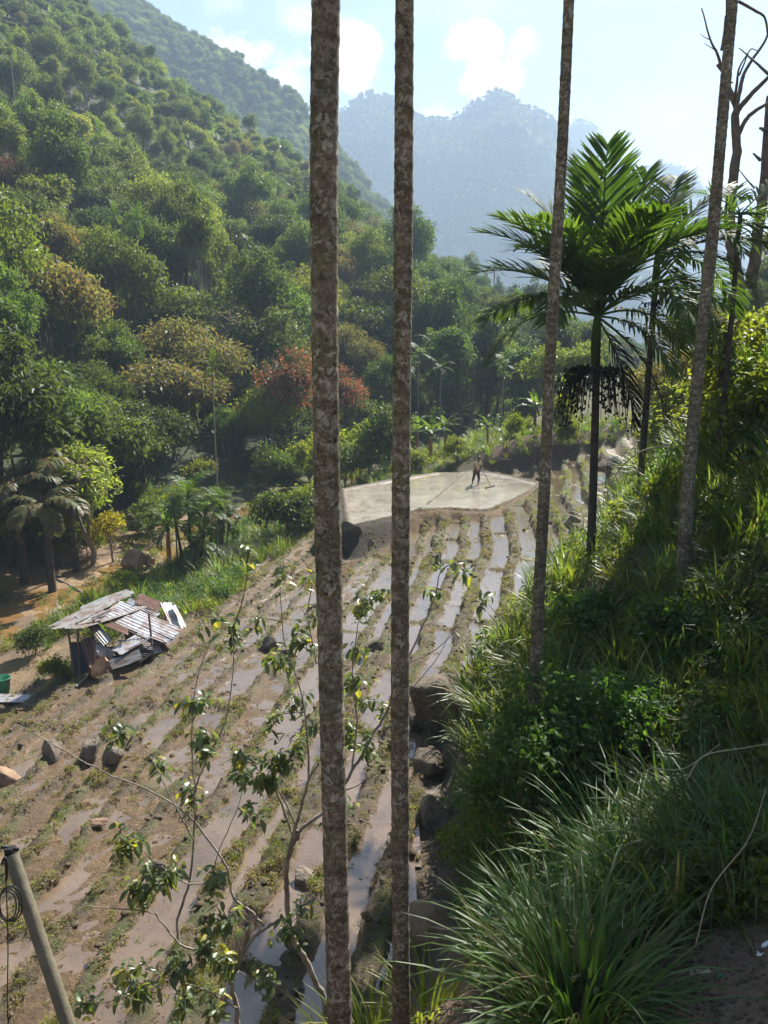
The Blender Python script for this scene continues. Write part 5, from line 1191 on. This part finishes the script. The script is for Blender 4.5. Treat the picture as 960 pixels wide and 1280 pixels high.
sheet((175, 741, 25.2), (204, 753, 24.8), (168, 753, 24.5), M['sheet_rust'], 7, seed=3)            # rusty back sheet
sheet((200, 754, 24.6), (216, 787, 23.3), (214, 753, 24.9), M['sheet'], 6, seed=4)                 # right hand sheet running down
sheet((214, 757, 24.4), (228, 785, 23.1), (219, 756, 24.7), M['sheet'], 3, seed=14)
sheet((128, 772, 23.1), (160, 786, 22.6), (128, 780, 22.6), M['sheet_rust'], 4, seed=5)
sheet((62, 786, 22.3), (146, 759, 24.4), (104, 786, 22.0), M['sheet_dull'], 9, seed=6)             # left roof slope, dull
sheet((60, 783, 22.7), (112, 757, 24.6), (92, 781, 22.5), M['sheet_dull'], 6, seed=7)
sheet((104, 768, 24.0), (164, 745, 25.4), (100, 758, 24.7), M['sheet_dull'], 5, seed=8)
sheet((130, 752, 25.0), (168, 741, 25.7), (127, 748, 25.3), M['sheet_dull'], 4, seed=9)
sheet((137, 812, 21.9), (176, 790, 22.7), (152, 818, 21.4), M['sheet'], 7, seed=10)                # slipped sheet in front
sheet((165, 789, 22.9), (178, 806, 22.2), (192, 788, 23.1), M['sheet'], 6, seed=11)
sheet((136, 826, 21.4), (174, 812, 21.7), (140, 837, 21.0), M['sheet_dull'], 5, seed=12)           # grey sheet standing as a side
sheet((193, 795, 22.7), (208, 803, 22.2), (204, 785, 23.2), M['sheet'], 5, seed=13)
sheet((158, 776, 23.3), (170, 786, 23.0), (154, 782, 23.0), M['sheet'], 4, seed=15)
sheet((142, 757, 24.3), (170, 770, 23.8), (134, 768, 23.7), M['sheet_dull'], 5, seed=16)
sheet((163, 748, 24.9), (200, 766, 24.1), (156, 756, 24.5), M['sheet'], 5, seed=17)
sheet((196, 782, 23.2), (214, 794, 22.8), (206, 776, 23.6), M['sheet'], 5, seed=18)
sheet((118, 775, 22.9), (140, 800, 22.2), (108, 781, 22.6), M['sheet_dull'], 4, seed=19)
sheet((148, 800, 22.3), (186, 800, 22.4), (152, 812, 21.9), M['sheet_dull'], 5, seed=20)
sheet((94, 770, 23.4), (128, 762, 23.9), (100, 778, 22.8), M['sheet_dull'], 5, seed=21)
sheet((100, 800, 22.4), (112, 836, 21.9), (116, 796, 22.6), M['sheet_rust'], 4, seed=22)
sheet((150, 806, 22.2), (196, 796, 22.6), (156, 826, 21.8), M['sheet_dull'], 6, seed=23)
sheet((170, 800, 22.6), (190, 826, 22.0), (196, 792, 22.9), M['sheet_rust'], 5, seed=24)
sheet((120, 766, 23.8), (152, 752, 24.8), (132, 774, 23.4), M['sheet_rust'], 4, seed=25)
def pole_px(nm, a, b, r, m, parent, org, tog=False):
    A_, B_ = np.array(at(a[0], a[1], a[2] * YF)), np.array(at(b[0], b[1], b[2] * YF))
    if tog: B_[2] = H(B_[0], B_[1]) - .2
    return part(nm, MB().add(*tube(smooth_path([A_, (A_ + B_) / 2 + [.015, 0, 0], B_], 5) - org, r, 7, wob=.2)).mesh(nm, m, True), parent)
for a, b in [((84, 782, 22.5), (92, 828, 22.3)), ((96, 778, 22.6), (97, 830, 22.3)), ((117, 775, 22.5), (117, 840, 22.0)), ((186, 768, 22.4), (190, 812, 22.0)), ((174, 812, 22.0), (174, 830, 21.8)), ((158, 752, 25.0), (160, 782, 24.8)), ((206, 760, 24.6), (207, 790, 24.4))]:
    pole_px('post', a, b, .035, M['wood'], hut, hl, True)
for a, b in [((84, 784, 22.4), (126, 776, 22.6)), ((126, 774, 23.0), (186, 800, 22.1)), ((116, 772, 22.9), (160, 752, 24.9)), ((160, 753, 24.9), (216, 788, 23.2)), ((174, 828, 21.8), (193, 814, 22.2))]:
    pole_px('beam', a, b, .028, M['pale_wood'] if a[0] == 174 else M['wood'], hut, hl)
mb = MB(); box(mb, np.array(at(99, 822, 22.9 * YF)) - hl + [0, 0, -.1], (.55, .05, 1.1), mi=0); part('tarp_wall', mb.mesh('tarp_wall', M['blue_tarp']), hut)
def lump(name, label, cat, u, v, Y, size, m, seed, group=None):
    p = at(u, v, Y * YF); p = np.array([p[0], p[1], H(p[0], p[1])]); V, F = ico(3); V = V * (1 + .5 * fbm(V[:, 0] * 2 + seed, V[:, 1] * 2 + V[:, 2] * 2, 3, seed))[:, None] * np.array(size); V[:, 2] = np.maximum(V[:, 2], -size[2] * .6)
    o = MB().add(V + [0, 0, size[2] * .6], F).build(name, m, smooth=True); o.location = p; return tag(o, label, cat, group)
lump('sack', 'orange crumpled sack at the open front of the tin-roofed hut', 'sack', 127, 828, 21.9, (.34, .3, .38), M['orange_bag'], 3)
lump('sack', 'white sack lying just inside the tin-roofed hut', 'sack', 121, 812, 22.5, (.26, .25, .42), M['white_plastic'], 4)
lump('sack', 'grey-white bundle on the floor deeper in the tin-roofed hut', 'sack', 129, 806, 23.0, (.3, .3, .36), M['white_plastic'], 5)
for nm, (u, v, Y), sz, rz, m in [('dark_backing', (140, 800, 23.6), (1.5, .04, .8), .3, 'bark_dark'), ('dark_backing', (178, 798, 23.8), (1.3, .04, .7), -.2, 'bark_dark'), ('dark_backing', (110, 798, 24.4), (1.2, .04, 1.0), .1, 'bark_dark'), ('dark_backing', (160, 818, 22.8), (1.0, .04, .5), .5, 'bark_dark')]:  # dark panels added to stand in for the shade inside the hut
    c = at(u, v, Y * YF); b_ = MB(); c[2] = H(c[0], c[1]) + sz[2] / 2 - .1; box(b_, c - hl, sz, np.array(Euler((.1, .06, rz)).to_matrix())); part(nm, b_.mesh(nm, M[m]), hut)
# scrap at the left edge
p = hitground(18, 877); mb = MB(); s_, t_ = np.meshgrid(np.linspace(-.5, .5, 3), np.linspace(-.3, .3, 49), indexing='ij'); V1, F1 = grid_mesh(s_ * 1.5, t_ * 1.1, .02 * np.sin(t_ * 60) + .12 - .25 * s_); mb.add(V1, F1); mb.add(V1 - [0, 0, .006], F1[:, ::-1])
o = mb.build('roofing_sheet', M['sheet'], smooth=True); o.location = p; o.rotation_euler = (0, 0, .3); tag(o, 'pale corrugated sheet lying on the grass at the left edge', 'metal sheet')
p = hitground(4, 866); bt = MB(); rr = np.array([.20, .22, .25, .27, .28, .25, .235, .2]); zz = np.array([0, .02, .3, .5, .52, .5, .3, .03]); bt.add(*tube(np.column_stack([0 * rr, 0 * rr, zz + np.linspace(0, .001, 8)]), rr, 20))
bk = thing('bucket', 'dark green tub behind the pale corrugated sheet', 'tub', p)
th_ = np.arange(24) * 2 * np.pi / 24; prof = [(.20, 0), (.27, .5), (.285, .5), (.285, .53), (.25, .53), (.19, .03), (0.001, .03)]; V = np.array([[r * math.cos(a), r * math.sin(a), z] for r, z in prof for a in th_])
i, j = np.meshgrid(np.arange(len(prof) - 1), np.arange(24), indexing='ij'); F = np.stack([i * 24 + j, i * 24 + (j + 1) % 24, (i + 1) * 24 + (j + 1) % 24, (i + 1) * 24 + j], -1).reshape(-1, 4)
part('tub_body', MB().add(V, F).mesh('tub_body', M['green_plastic'], True), bk)

# ------------------------------------------------------------------ the man working the far paddy
def skin_obj(name, joints, bones, m, parent=None, sub=2):
    me = bpy.data.meshes.new(name); me.from_pydata([tuple(j[0]) for j in joints], bones, []); me.materials.append(m)
    o = bpy.data.objects.new(name, me); COL.objects.link(o)
    sk = o.modifiers.new('skin', 'SKIN'); sd = o.modifiers.new('smooth', 'SUBSURF'); sd.levels = sub; sd.render_levels = sub; sk.use_smooth_shade = True
    if not me.skin_vertices: me.skin_vertices.new()
    for i, (c, r) in enumerate(joints):
        me.skin_vertices[0].data[i].radius = (r, r) if np.isscalar(r) else r; me.skin_vertices[0].data[i].use_root = (i == 0)
    if parent is not None: o.parent = parent
    return o
mp = np.array(at(595, 606.5, 1.0)); d_ = ray(595, 606.5); mp = EYE + d_ * ((-.02 - 8) / d_[2])
# +X of the figure is the way he faces; he bends forward over the handle, one foot ahead
J = [((0, 0, .86), .125), ((.05, 0, 1.06), .115), ((.13, 0, 1.28), .13), ((.19, 0, 1.40), .06), ((.22, 0, 1.47), .05), ((.25, 0, 1.56), (.085, .075)), ((.265, 0, 1.65), (.08, .07)),
     ((.0, .10, .80), .095), ((.12, .11, .44), .06), ((.03, .12, .06), .042), ((.16, .12, .0), .035), ((.0, -.10, .80), .095), ((-.10, -.11, .44), .06), ((-.24, -.12, .06), .042), ((-.12, -.12, .0), .035),
     ((.15, .18, 1.34), .058), ((.20, .24, 1.10), .045), ((.36, .17, .98), .034), ((.43, .13, .95), .034), ((.15, -.18, 1.34), .058), ((.12, -.25, 1.10), .045), ((.26, -.2, .92), .034), ((.33, -.16, .88), .034)]
Bn = [(0, 1), (1, 2), (2, 3), (3, 4), (4, 5), (5, 6), (0, 7), (7, 8), (8, 9), (9, 10), (0, 11), (11, 12), (12, 13), (13, 14), (2, 15), (15, 16), (16, 17), (17, 18), (2, 19), (19, 20), (20, 21), (21, 22)]
man = skin_obj('person', J, Bn, M['skin']); man.location = mp; man.rotation_euler = (0, 0, rad(-62)); man.scale = (.98,) * 3
tag(man, 'person in tan shirt and dark trousers, bending over a long-handled tool in the far paddy', 'person')
skin_obj('shirt', [((.005, 0, .88), .145), ((.05, 0, 1.06), .135), ((.13, 0, 1.28), .15), ((.17, 0, 1.37), .09), ((.15, .18, 1.34), .08), ((.19, .235, 1.16), .065), ((.15, -.18, 1.34), .08), ((.125, -.24, 1.16), .065)], [(0, 1), (1, 2), (2, 3), (2, 4), (4, 5), (2, 6), (6, 7)], M['shirt'], man)
skin_obj('trousers', [((0, 0, .87), .14), ((.0, .10, .78), .112), ((.12, .11, .44), .08), ((.06, .118, .2), .065), ((.0, -.10, .78), .112), ((-.10, -.11, .44), .08), ((-.19, -.118, .2), .065)], [(0, 1), (1, 2), (2, 3), (0, 4), (4, 5), (5, 6)], M['trousers'], man)
V, F = ico(3); V = V[:, :] * np.array([.095, .088, .08]); hv = V.copy(); hv[:, 2] = np.maximum(hv[:, 2], -.02 - .05 * (V[:, 0] < 0)); part('hair', MB().add(hv + [.25, 0, 1.655], F).mesh('hair', M['hair'], True), man)
fc = MB(); V, F = ico(2)
for c, s in [((.352, 0, 1.585), (.02, .014, .025)), ((.262, .082, 1.58), (.02, .012, .03)), ((.262, -.082, 1.58), (.02, .012, .03))]: fc.add(V * np.array(s) + c, F)
part('face', fc.mesh('face', M['skin'], True), man)
eye = MB()
for sy in (.03, -.03): eye.add(V * .011 + np.array((.336, sy, 1.605)), F)
eye.add(V * np.array((.008, .025, .007)) + np.array((.335, 0, 1.54)), F); part('eyes', eye.mesh('eyes', M['hair'], True), man)
fg = MB()                                                # five fingers closing on the handle, each hand
for hx, hy, hz in ((.44, .13, .95), (.34, -.16, .88)):
    for k in range(4): q = np.array([hx + .01, hy + (-.03 if hy > 0 else .03) + .0, hz + .03 - .02 * k]); fg.add(*tube([q + [-.02, .03, 0], q + [.035, .035, 0], q + [.055, .0, 0], q + [.03, -.025, 0]], [.011, .011, .01, .008], 5))
    fg.add(*tube([[hx - .01, hy, hz + .03], [hx + .02, hy - .03, hz + .045], [hx + .045, hy - .03, hz + .03]], [.013, .012, .009], 5))
part('fingers', fg.mesh('fingers', M['skin'], True), man)
R_ = np.array(Euler((0, 0, rad(-62))).to_matrix()); toW = lambda p: R_ @ (np.array(p) * .98) + mp
rake = thing('field_rake', 'long-handled wooden mud rake held by the working person', 'rake', toW((1.0, .1, .02)))
ro = np.array(rake.location); A_, B_ = toW((.20, -.23, .80)) - ro, toW((1.02, .33, .05)) - ro
A2_ = toW((.47, .12, .98)) - ro
part('handle', MB().add(*tube([toW((.10, -.32, .77)) - ro, toW((.35, -.13, .88)) - ro, toW((.46, .1, .95)) - ro, toW((.75, .22, .55)) - ro, toW((1.02, .3, .06)) - ro], .019, 7)).mesh('handle', M['wood'], True), rake)
part('rake_head', MB().add(*tube([toW((.78, .75, .06)) - ro, toW((1.02, .3, .06)) - ro, toW((1.22, -.2, .06)) - ro], .045, 7)).mesh('rake_head', M['wood'], True), rake)
tm_ = MB()
for k in range(9):
    q = toW((.78 + .055 * k, .75 - .118 * k, .05)) - ro; tm_.add(*tube([q, q + [0, 0, -.12]], .012, 5))
part('teeth', tm_.mesh('teeth', M['wood']), rake)

# ------------------------------------------------------------------ post, cable and sticks
A_ = np.array(at(14, 1068, 4.1)); B_ = np.array(at(95, 1310, 3.75)); dd = norm(B_ - A_); k = 0
while A_[2] + dd[2] * k > H(*(A_ + dd * k)[:2]) - .3: k += .05
C_ = A_ + dd * k; pst = thing('leaning_post', 'plain leaning grey-brown post with a black clip on its tip', 'post', C_)
part('shaft', MB().add(*tube(np.linspace(C_, A_, 14) - C_, .041, 24)).add(*tube(np.array([A_, A_ + .001 * dd]) - C_, [.041, .001], 24)).mesh('shaft', M['post'], True), pst)
cl_ = MB(); box(cl_, A_ - C_ - dd * .02, (.05, .045, .05)); cl_.add(*tube(np.array([A_ - dd * .02 + [-.05, 0, .03], A_ - dd * .04, A_ - dd * .02 + [.05, .0, .01]]) - C_, .012, 6)); part('clip', cl_.mesh('clip', M['black']), pst)
cb = thing('hanging_cable', 'black cable loop hanging on a thin wire left of the leaning post', 'cable', at(9, 1132, 3.9)); c0 = np.array(cb.location); g = np.random.default_rng(2)
lp = MB()
for k in range(3):
    a = np.linspace(0, 2 * np.pi, 40); r = .062 + .008 * k; lp.add(*tube(np.column_stack([r * np.cos(a) * .85, .02 * k + .02 * np.sin(a), -.01 * k + r * np.sin(a) * 1.35 + .004 * np.sin(3 * a)]), .0045, 6))
part('loop', lp.mesh('loop', M['black'], True), cb)
wp = np.array([at(6, 1075, 3.9), at(8, 1110, 3.9), at(10, 1180, 3.9), at(11, 1290, 3.9)]); wp = np.vstack([wp, [wp[-1] + [0, 0, -.9]]]) - c0; part('wire', MB().add(*tube(smooth_path(wp, 8), .0035, 5)).mesh('wire', M['black'], True), cb)
hk = np.array([at(2, 1080, 3.9), at(6, 1072, 3.9), at(9, 1082, 3.9), at(8, 1100, 3.9)]) - c0; part('hook', MB().add(*tube(smooth_path(hk, 6), .007, 6)).mesh('hook', M['black'], True), cb)
A_ = hitground(752, 642); B_ = at(760, 578, A_[1]); st_o = MB().add(*tube(smooth_path([A_ + [0, 0, -.2], (A_ + B_) / 2 + [.02, 0, 0], B_], 5) - A_, [.025] * 10 + [.015], 6)).build('stake', M['bark_dark'], smooth=True); st_o.location = A_; tag(st_o, 'thin dark stake leaning on the terraces right of the large palm', 'stake')
for j, (pts, lab) in enumerate([([(838, 556), (800, 565), (772, 590), (757, 625), (752, 660)], 'pale arching cane on the slope edge right of the large palm'), ([(858, 975), (880, 945), (930, 935), (960, 930)], 'bent dry cane in the shade of the right slope'), ([(870, 1180), (890, 1110), (935, 1050), (958, 985)], 'long dry cane slanting over the bare earth'), ([(812, 960), (850, 962), (876, 948), (900, 930)], 'pale dry cane leaning over the grass at the right')]):
    Y = 17 if j == 0 else (5.6, 4.9, 6.2)[j - 1]; W = np.array([at(u, v, Y + .12 * i) for i, (u, v) in enumerate(pts)]); path = smooth_path(W, 8)
    o = MB().add(*tube(path - path[0], np.linspace(.02 if j == 0 else .005, .003, len(path)), 6)).build('dry_cane', M['pale_wood'], smooth=True); o.location = path[0]; tag(o, lab, 'cane')
# twiggy brush pile on the bank
p = hitground(303, 702); mb = MB(); g = np.random.default_rng(8)
for k in range(90):
    a = g.uniform(0, 6.28); b = np.array([g.normal(0, .5), g.normal(0, .4), 0]); L = g.uniform(.7, 1.6); e = g.uniform(.5, 1.4); c = b + L * np.array([math.cos(a) * math.cos(e), math.sin(a) * math.cos(e), math.sin(e)])
    mb.add(*tube([b, (b + c) / 2 + g.normal(0, .08, 3), c], [.018, .013, .006], 4))
o = mb.build('brush_pile', M['bark_pale']); o.location = p; tag(o, 'pile of bare grey twigs on the grassy stream bank', 'brush pile')
for j, (a, b, r, lab) in enumerate([((178, 722), (222, 712), .06, 'pale log lying across the brown stream'), ((150, 742), (180, 724), .06, 'grey driftwood branch above the hut roof by the stream'), ((62, 722), (112, 748), .07, 'fallen branch on the mud at the drooping palms'), ((95, 860), (150, 812), .04, 'stick lying on the earth below the hut')]):
    A_, B_ = hitground(*a), hitground(*b); A_[2] += r; B_[2] += r; pth = smooth_path([A_, (A_ + B_) / 2 + [0, .1, .03], B_], 6)
    o = MB().add(*tube(pth - A_, np.linspace(r, r * .5, len(pth)), 7, wob=.2)).build('fallen_branch', M['bark_pale'], smooth=True); o.location = A_; tag(o, lab, 'branch')
for j, (u, v, hgt) in enumerate([(222, 718, 4.0), (272, 716, 3.2)]):
    A_ = hitground(u, v); o = MB().add(*tube([A_ * 0 + [0, 0, -.2], [.04, .02, hgt * .5], [0, 0, hgt]], [.045, .035, .02], 6)).build('stake', M['bark_dark'], smooth=True); o.location = A_; tag(o, ('thin dark pole standing at the stream beside the bushy palm', 'thin dark pole standing on the green bank by the twig pile')[j], 'pole')

# ------------------------------------------------------------------ small litter on the bare earth
def flat_piece(name, label, cat, u, v, pts, th, m, rz, tilt=.1):
    p = hitground(u, v); P2 = np.array(pts, float); n = len(P2); V = np.vstack([np.column_stack([P2, 0 * P2[:, 0]]), np.column_stack([P2, 0 * P2[:, 0] + th])]); mb = MB()
    for i in range(n): mb.add(V[[i, (i + 1) % n, n + (i + 1) % n, n + i]], [[0, 1, 2, 3]])
    for i in range(1, n - 1): mb.add(V[[n, n + i, n + i + 1]], [[0, 1, 2]]); mb.add(V[[0, i + 1, i]], [[0, 1, 2]])
    o = mb.build(name, m); dx = .1; nx = (H(p[0] + dx, p[1]) - H(p[0] - dx, p[1])) / (2 * dx); ny = (H(p[0], p[1] + dx) - H(p[0], p[1] - dx)) / (2 * dx)
    q = Vector((0, 0, 1)).rotation_difference(Vector((-nx, -ny, 1)).normalized()) @ Euler((tilt, 0, rz)).to_quaternion(); o.rotation_euler = q.to_euler(); o.location = p + [0, 0, .012]; return tag(o, label, cat)
flat_piece('wood_chip', 'split strip of pale wood lying on the bare earth', 'wood', 876, 1217, [(-.085, -.018), (.08, -.02), (.07, .012), (.02, .016), (-.08, .02)], .012, M['pale_wood'], -.25)
flat_piece('paper_tag', 'small square white paper tag on the bare earth', 'paper', 949, 1193, [(-.03, -.028), (.03, -.03), (.031, .03), (-.029, .031)], .002, M['white_plastic'], .6)
flat_piece('wrapper', 'crumpled pale wrapper behind the white paper tag', 'wrapper', 957, 1183, [(-.04, -.01), (.0, -.018), (.04, 0), (.03, .02), (-.02, .016)], .01, M['white_plastic'], .1, .3)
flat_piece('wrapper', 'torn greenish wrapper at the end of the wood strip', 'wrapper', 900, 1222, [(-.03, -.012), (.02, -.016), (.034, .004), (.01, .018), (-.028, .01)], .006, M['green_plastic'], -.4, .25)
flat_piece('wood_chip', 'small reddish brown chip below the wood strip', 'wood', 880, 1229, [(-.02, -.02), (.018, -.022), (.022, .018), (-.016, .02)], .012, M['rock_orange'], .3)
flat_piece('wrapper', 'tiny white scrap left of the reddish chip', 'scrap', 863, 1227, [(-.012, -.01), (.012, -.008), (.01, .012), (-.01, .01)], .006, M['white_plastic'], .3, .3)
A_ = hitground(855, 1190); B_ = hitground(876, 1212); o = MB().add(*tube(np.array([A_ + [0, 0, .03], (A_ + B_) / 2 + [0, 0, .03], B_ + [0, 0, .015]]) - A_, [.005, .006, .004], 5)).build('stick', M['wood'], smooth=True); o.location = A_; tag(o, 'thin stick pointing at the strip of pale wood', 'stick')

# ------------------------------------------------------------------ the leafy saplings in front
def sapling(label, branches, clusters, seed, name='sapling', lw=(.098, .05), r0=.03):
    g = np.random.default_rng(seed); segs = []; first = branches[0]
    allp = []; allr = []
    b0 = np.array(at(*first[0][0], first[1])); gz = H(b0[0], b0[1]); org = np.array([b0[0], b0[1], min(gz, b0[2])])
    t = thing(name, label, 'sapling', org)
    for bi, (pts, Y0, Y1, ra, rb) in enumerate(branches):
        W = np.array([at(u, v, Y0 + (Y1 - Y0) * i / max(len(pts) - 1, 1)) for i, (u, v) in enumerate(pts)]) - org
        if bi == 0: W = np.vstack([[W[0] * [1, 1, 0] + [0, 0, -.3]], W])
        path = smooth_path(W, 6); path[1:-1] += g.normal(0, ra * .25, path[1:-1].shape); rr = np.linspace(ra, rb, len(path))
        part('trunk' if bi == 0 else 'branch', MB().add(*tube(path, rr, 7, wob=.15, seed=bi)).mesh('branch', M['bark_pale'], True), t); allp.append(path); allr.append(rr)
    AP = np.vstack(allp); lv = MB(); tw_ = MB()
    for (u, v, rpx, n) in clusters:
        # depth of the nearest branch point on screen
        pr = np.array([project(q + org)[:2] for q in AP]); k = np.argmin(np.hypot(pr[:, 0] - u, pr[:, 1] - v)); Yc = (AP[k] + org)[1] + g.uniform(-.25, .25)
        c = np.array(at(u, v, Yc)) - org; R_c = rpx / FPX * Yc * 1.05; q = AP[k]
        if np.linalg.norm(c - q) > .03: pth = smooth_path([q, (q + c) / 2 + g.normal(0, .04, 3), c + [0, 0, R_c * .3]], 5); tw_.add(*tube(pth, np.linspace(.006, .0028, len(pth)), 5))
        m = max(2, int(n * 1.25) // 9); tips_ = c + norm(g.normal(size=(m, 3)) + [0, 0, .25]) * R_c * g.uniform(.25, 1.0, (m, 1))
        for tp in tips_:
            pth = smooth_path([c + (q - c) * .15, (c + tp) / 2 + g.normal(0, .01, 3), tp], 4); tw_.add(*tube(pth, np.linspace(.0035, .0018, len(pth)), 4))
            kk = 9; ax = norm(tp - c + np.array([0, 0, .01])); pos = tp - ax * (np.linspace(0, .24, kk)[:, None]); ang = np.arange(kk) * 2.4 + g.uniform(0, 6)
            e1 = norm(np.cross(ax, [.3, .2, 1])); e2 = np.cross(ax, e1); rd = np.cos(ang)[:, None] * e1 + np.sin(ang)[:, None] * e2
            d = rd + ax * .35 + np.array([0, 0, -.45]) + g.normal(0, .2, (kk, 3)); nn = norm(np.array([0, 0, 1.0]) + g.normal(0, .35, (kk, 3)) + rd * .4)
            V, T, Q = leaf_full(pos, d, nn, lw[0] * g.uniform(.5, 1.3, kk), lw[1] * g.uniform(.55, 1.25, kk), .16, .28); n0 = lv.n; lv.add(V, T); lv.F.append((Q + n0, 0))
    n0 = lv.n; lv.V += tw_.V; lv.F += [(F + n0, 1) for F, _ in tw_.F]; lv.n += tw_.n; part('foliage', lv.mesh('foliage', [M['leaf_guava'], M['bark']]), t); return t
sapling('forking glossy-leaved sapling behind the nearest trunk, reaching up past the second trunk',
    [([(418, 1300), (400, 1240), (382, 1200), (364, 1165), (358, 1110), (360, 1070), (372, 1040)], 6.6, 6.4, .032, .024),
     ([(372, 1040), (390, 1025), (415, 1005), (440, 965), (462, 925), (485, 885), (506, 830), (530, 780), (546, 735), (551, 690)], 6.4, 6.9, .02, .004), ([(362, 1060), (376, 1010), (386, 975), (398, 955)], 6.4, 6.1, .016, .008),
     ([(366, 1045), (350, 1000), (335, 975), (315, 955), (300, 945)], 6.4, 6.3, .012, .004), ([(386, 975), (384, 920), (375, 860), (355, 800), (350, 730)], 6.2, 6.4, .01, .003), ([(372, 1035), (345, 985), (310, 970), (285, 962)], 6.4, 6.0, .009, .003),
     ([(440, 965), (446, 900), (440, 850), (446, 790), (455, 750)], 6.5, 6.6, .010, .003), ([(396, 830), (385, 770), (390, 720), (372, 690)], 6.3, 6.4, .007, .003), ([(506, 830), (540, 815), (570, 790), (600, 768)], 6.7, 7.0, .006, .002), ([(485, 885), (515, 860), (548, 820), (565, 785)], 6.6, 6.8, .006, .002),
     ([(405, 990), (440, 985), (480, 960)], 6.3, 6.2, .008, .003)],
    [(335, 975, 34, 60), (352, 948, 36, 60), (302, 968, 26, 36), (372, 875, 34, 50), (352, 825, 30, 45), (352, 716, 18, 18), (398, 760, 22, 27), (452, 758, 30, 50), (472, 742, 20, 27), (440, 850, 28, 40), (450, 812, 24, 27), (478, 882, 18, 18), (546, 700, 16, 18), (542, 738, 16, 18),
     (581, 712, 13, 9), (602, 752, 13, 9), (438, 915, 24, 30), (376, 800, 24, 30), (386, 720, 16, 14), (458, 935, 22, 22), (428, 1000, 20, 18), (340, 900, 22, 27), (372, 930, 22, 30), (395, 905, 20, 20), (460, 875, 18, 18), (320, 775, 14, 12)], 1)
sapling('sprawling glossy-leaved sapling at the bottom, with one very long bare branch to the left',
    [([(300, 1310), (296, 1260), (290, 1222), (312, 1180), (332, 1160), (350, 1150)], 5.6, 5.7, .026, .012), ([(332, 1160), (312, 1138), (292, 1122), (284, 1085), (262, 1052), (232, 1016), (190, 990), (130, 965), (70, 932), (22, 906)], 5.7, 6.3, .014, .004),
     ([(292, 1222), (262, 1195), (225, 1180), (200, 1150), (185, 1140), (120, 1134), (92, 1130)], 5.6, 5.5, .010, .003), ([(225, 1180), (222, 1150), (236, 1105), (242, 1050), (243, 990), (240, 920), (246, 850), (268, 790)], 5.6, 6.2, .013, .003),
     ([(243, 990), (258, 950), (282, 900), (292, 830), (290, 790)], 5.9, 6.2, .008, .003), ([(242, 1050), (215, 1000), (190, 950), (160, 910)], 5.8, 6.0, .007, .002), ([(236, 1105), (205, 1090), (175, 1060), (148, 1040)], 5.7, 5.7, .007, .002), ([(236, 1105), (260, 1100), (275, 1060), (300, 1000), (305, 950)], 5.7, 5.8, .007, .002),
     ([(296, 1260), (260, 1240), (210, 1225), (170, 1235)], 5.6, 5.3, .009, .003), ([(350, 1150), (372, 1140), (384, 1120)], 5.7, 5.6, .006, .003), ([(292, 1222), (300, 1190), (290, 1160), (270, 1120)], 5.6, 5.5, .008, .003)],
    [(152, 912, 26, 30), (240, 878, 36, 50), (256, 932, 30, 45), (202, 955, 26, 27), (290, 790, 24, 30), (270, 772, 16, 14), (238, 990, 26, 30), (160, 1055, 26, 36), (150, 1035, 14, 12), (172, 1112, 34, 54), (212, 1092, 32, 45), (268, 1096, 28, 40), (176, 1238, 46, 70), (222, 1208, 42, 63), (256, 1190, 40, 60), (284, 1206, 32, 45),
     (360, 1162, 28, 36), (372, 1136, 16, 14), (230, 1250, 40, 54), (268, 1256, 34, 45), (108, 1252, 22, 27), (155, 1215, 26, 30), (310, 1010, 22, 22), (282, 1150, 26, 30), (330, 1225, 26, 30), (312, 690, 12, 9), (300, 945, 26, 30), (185, 1085, 24, 27), (262, 1150, 24, 22)], 2)
t = None
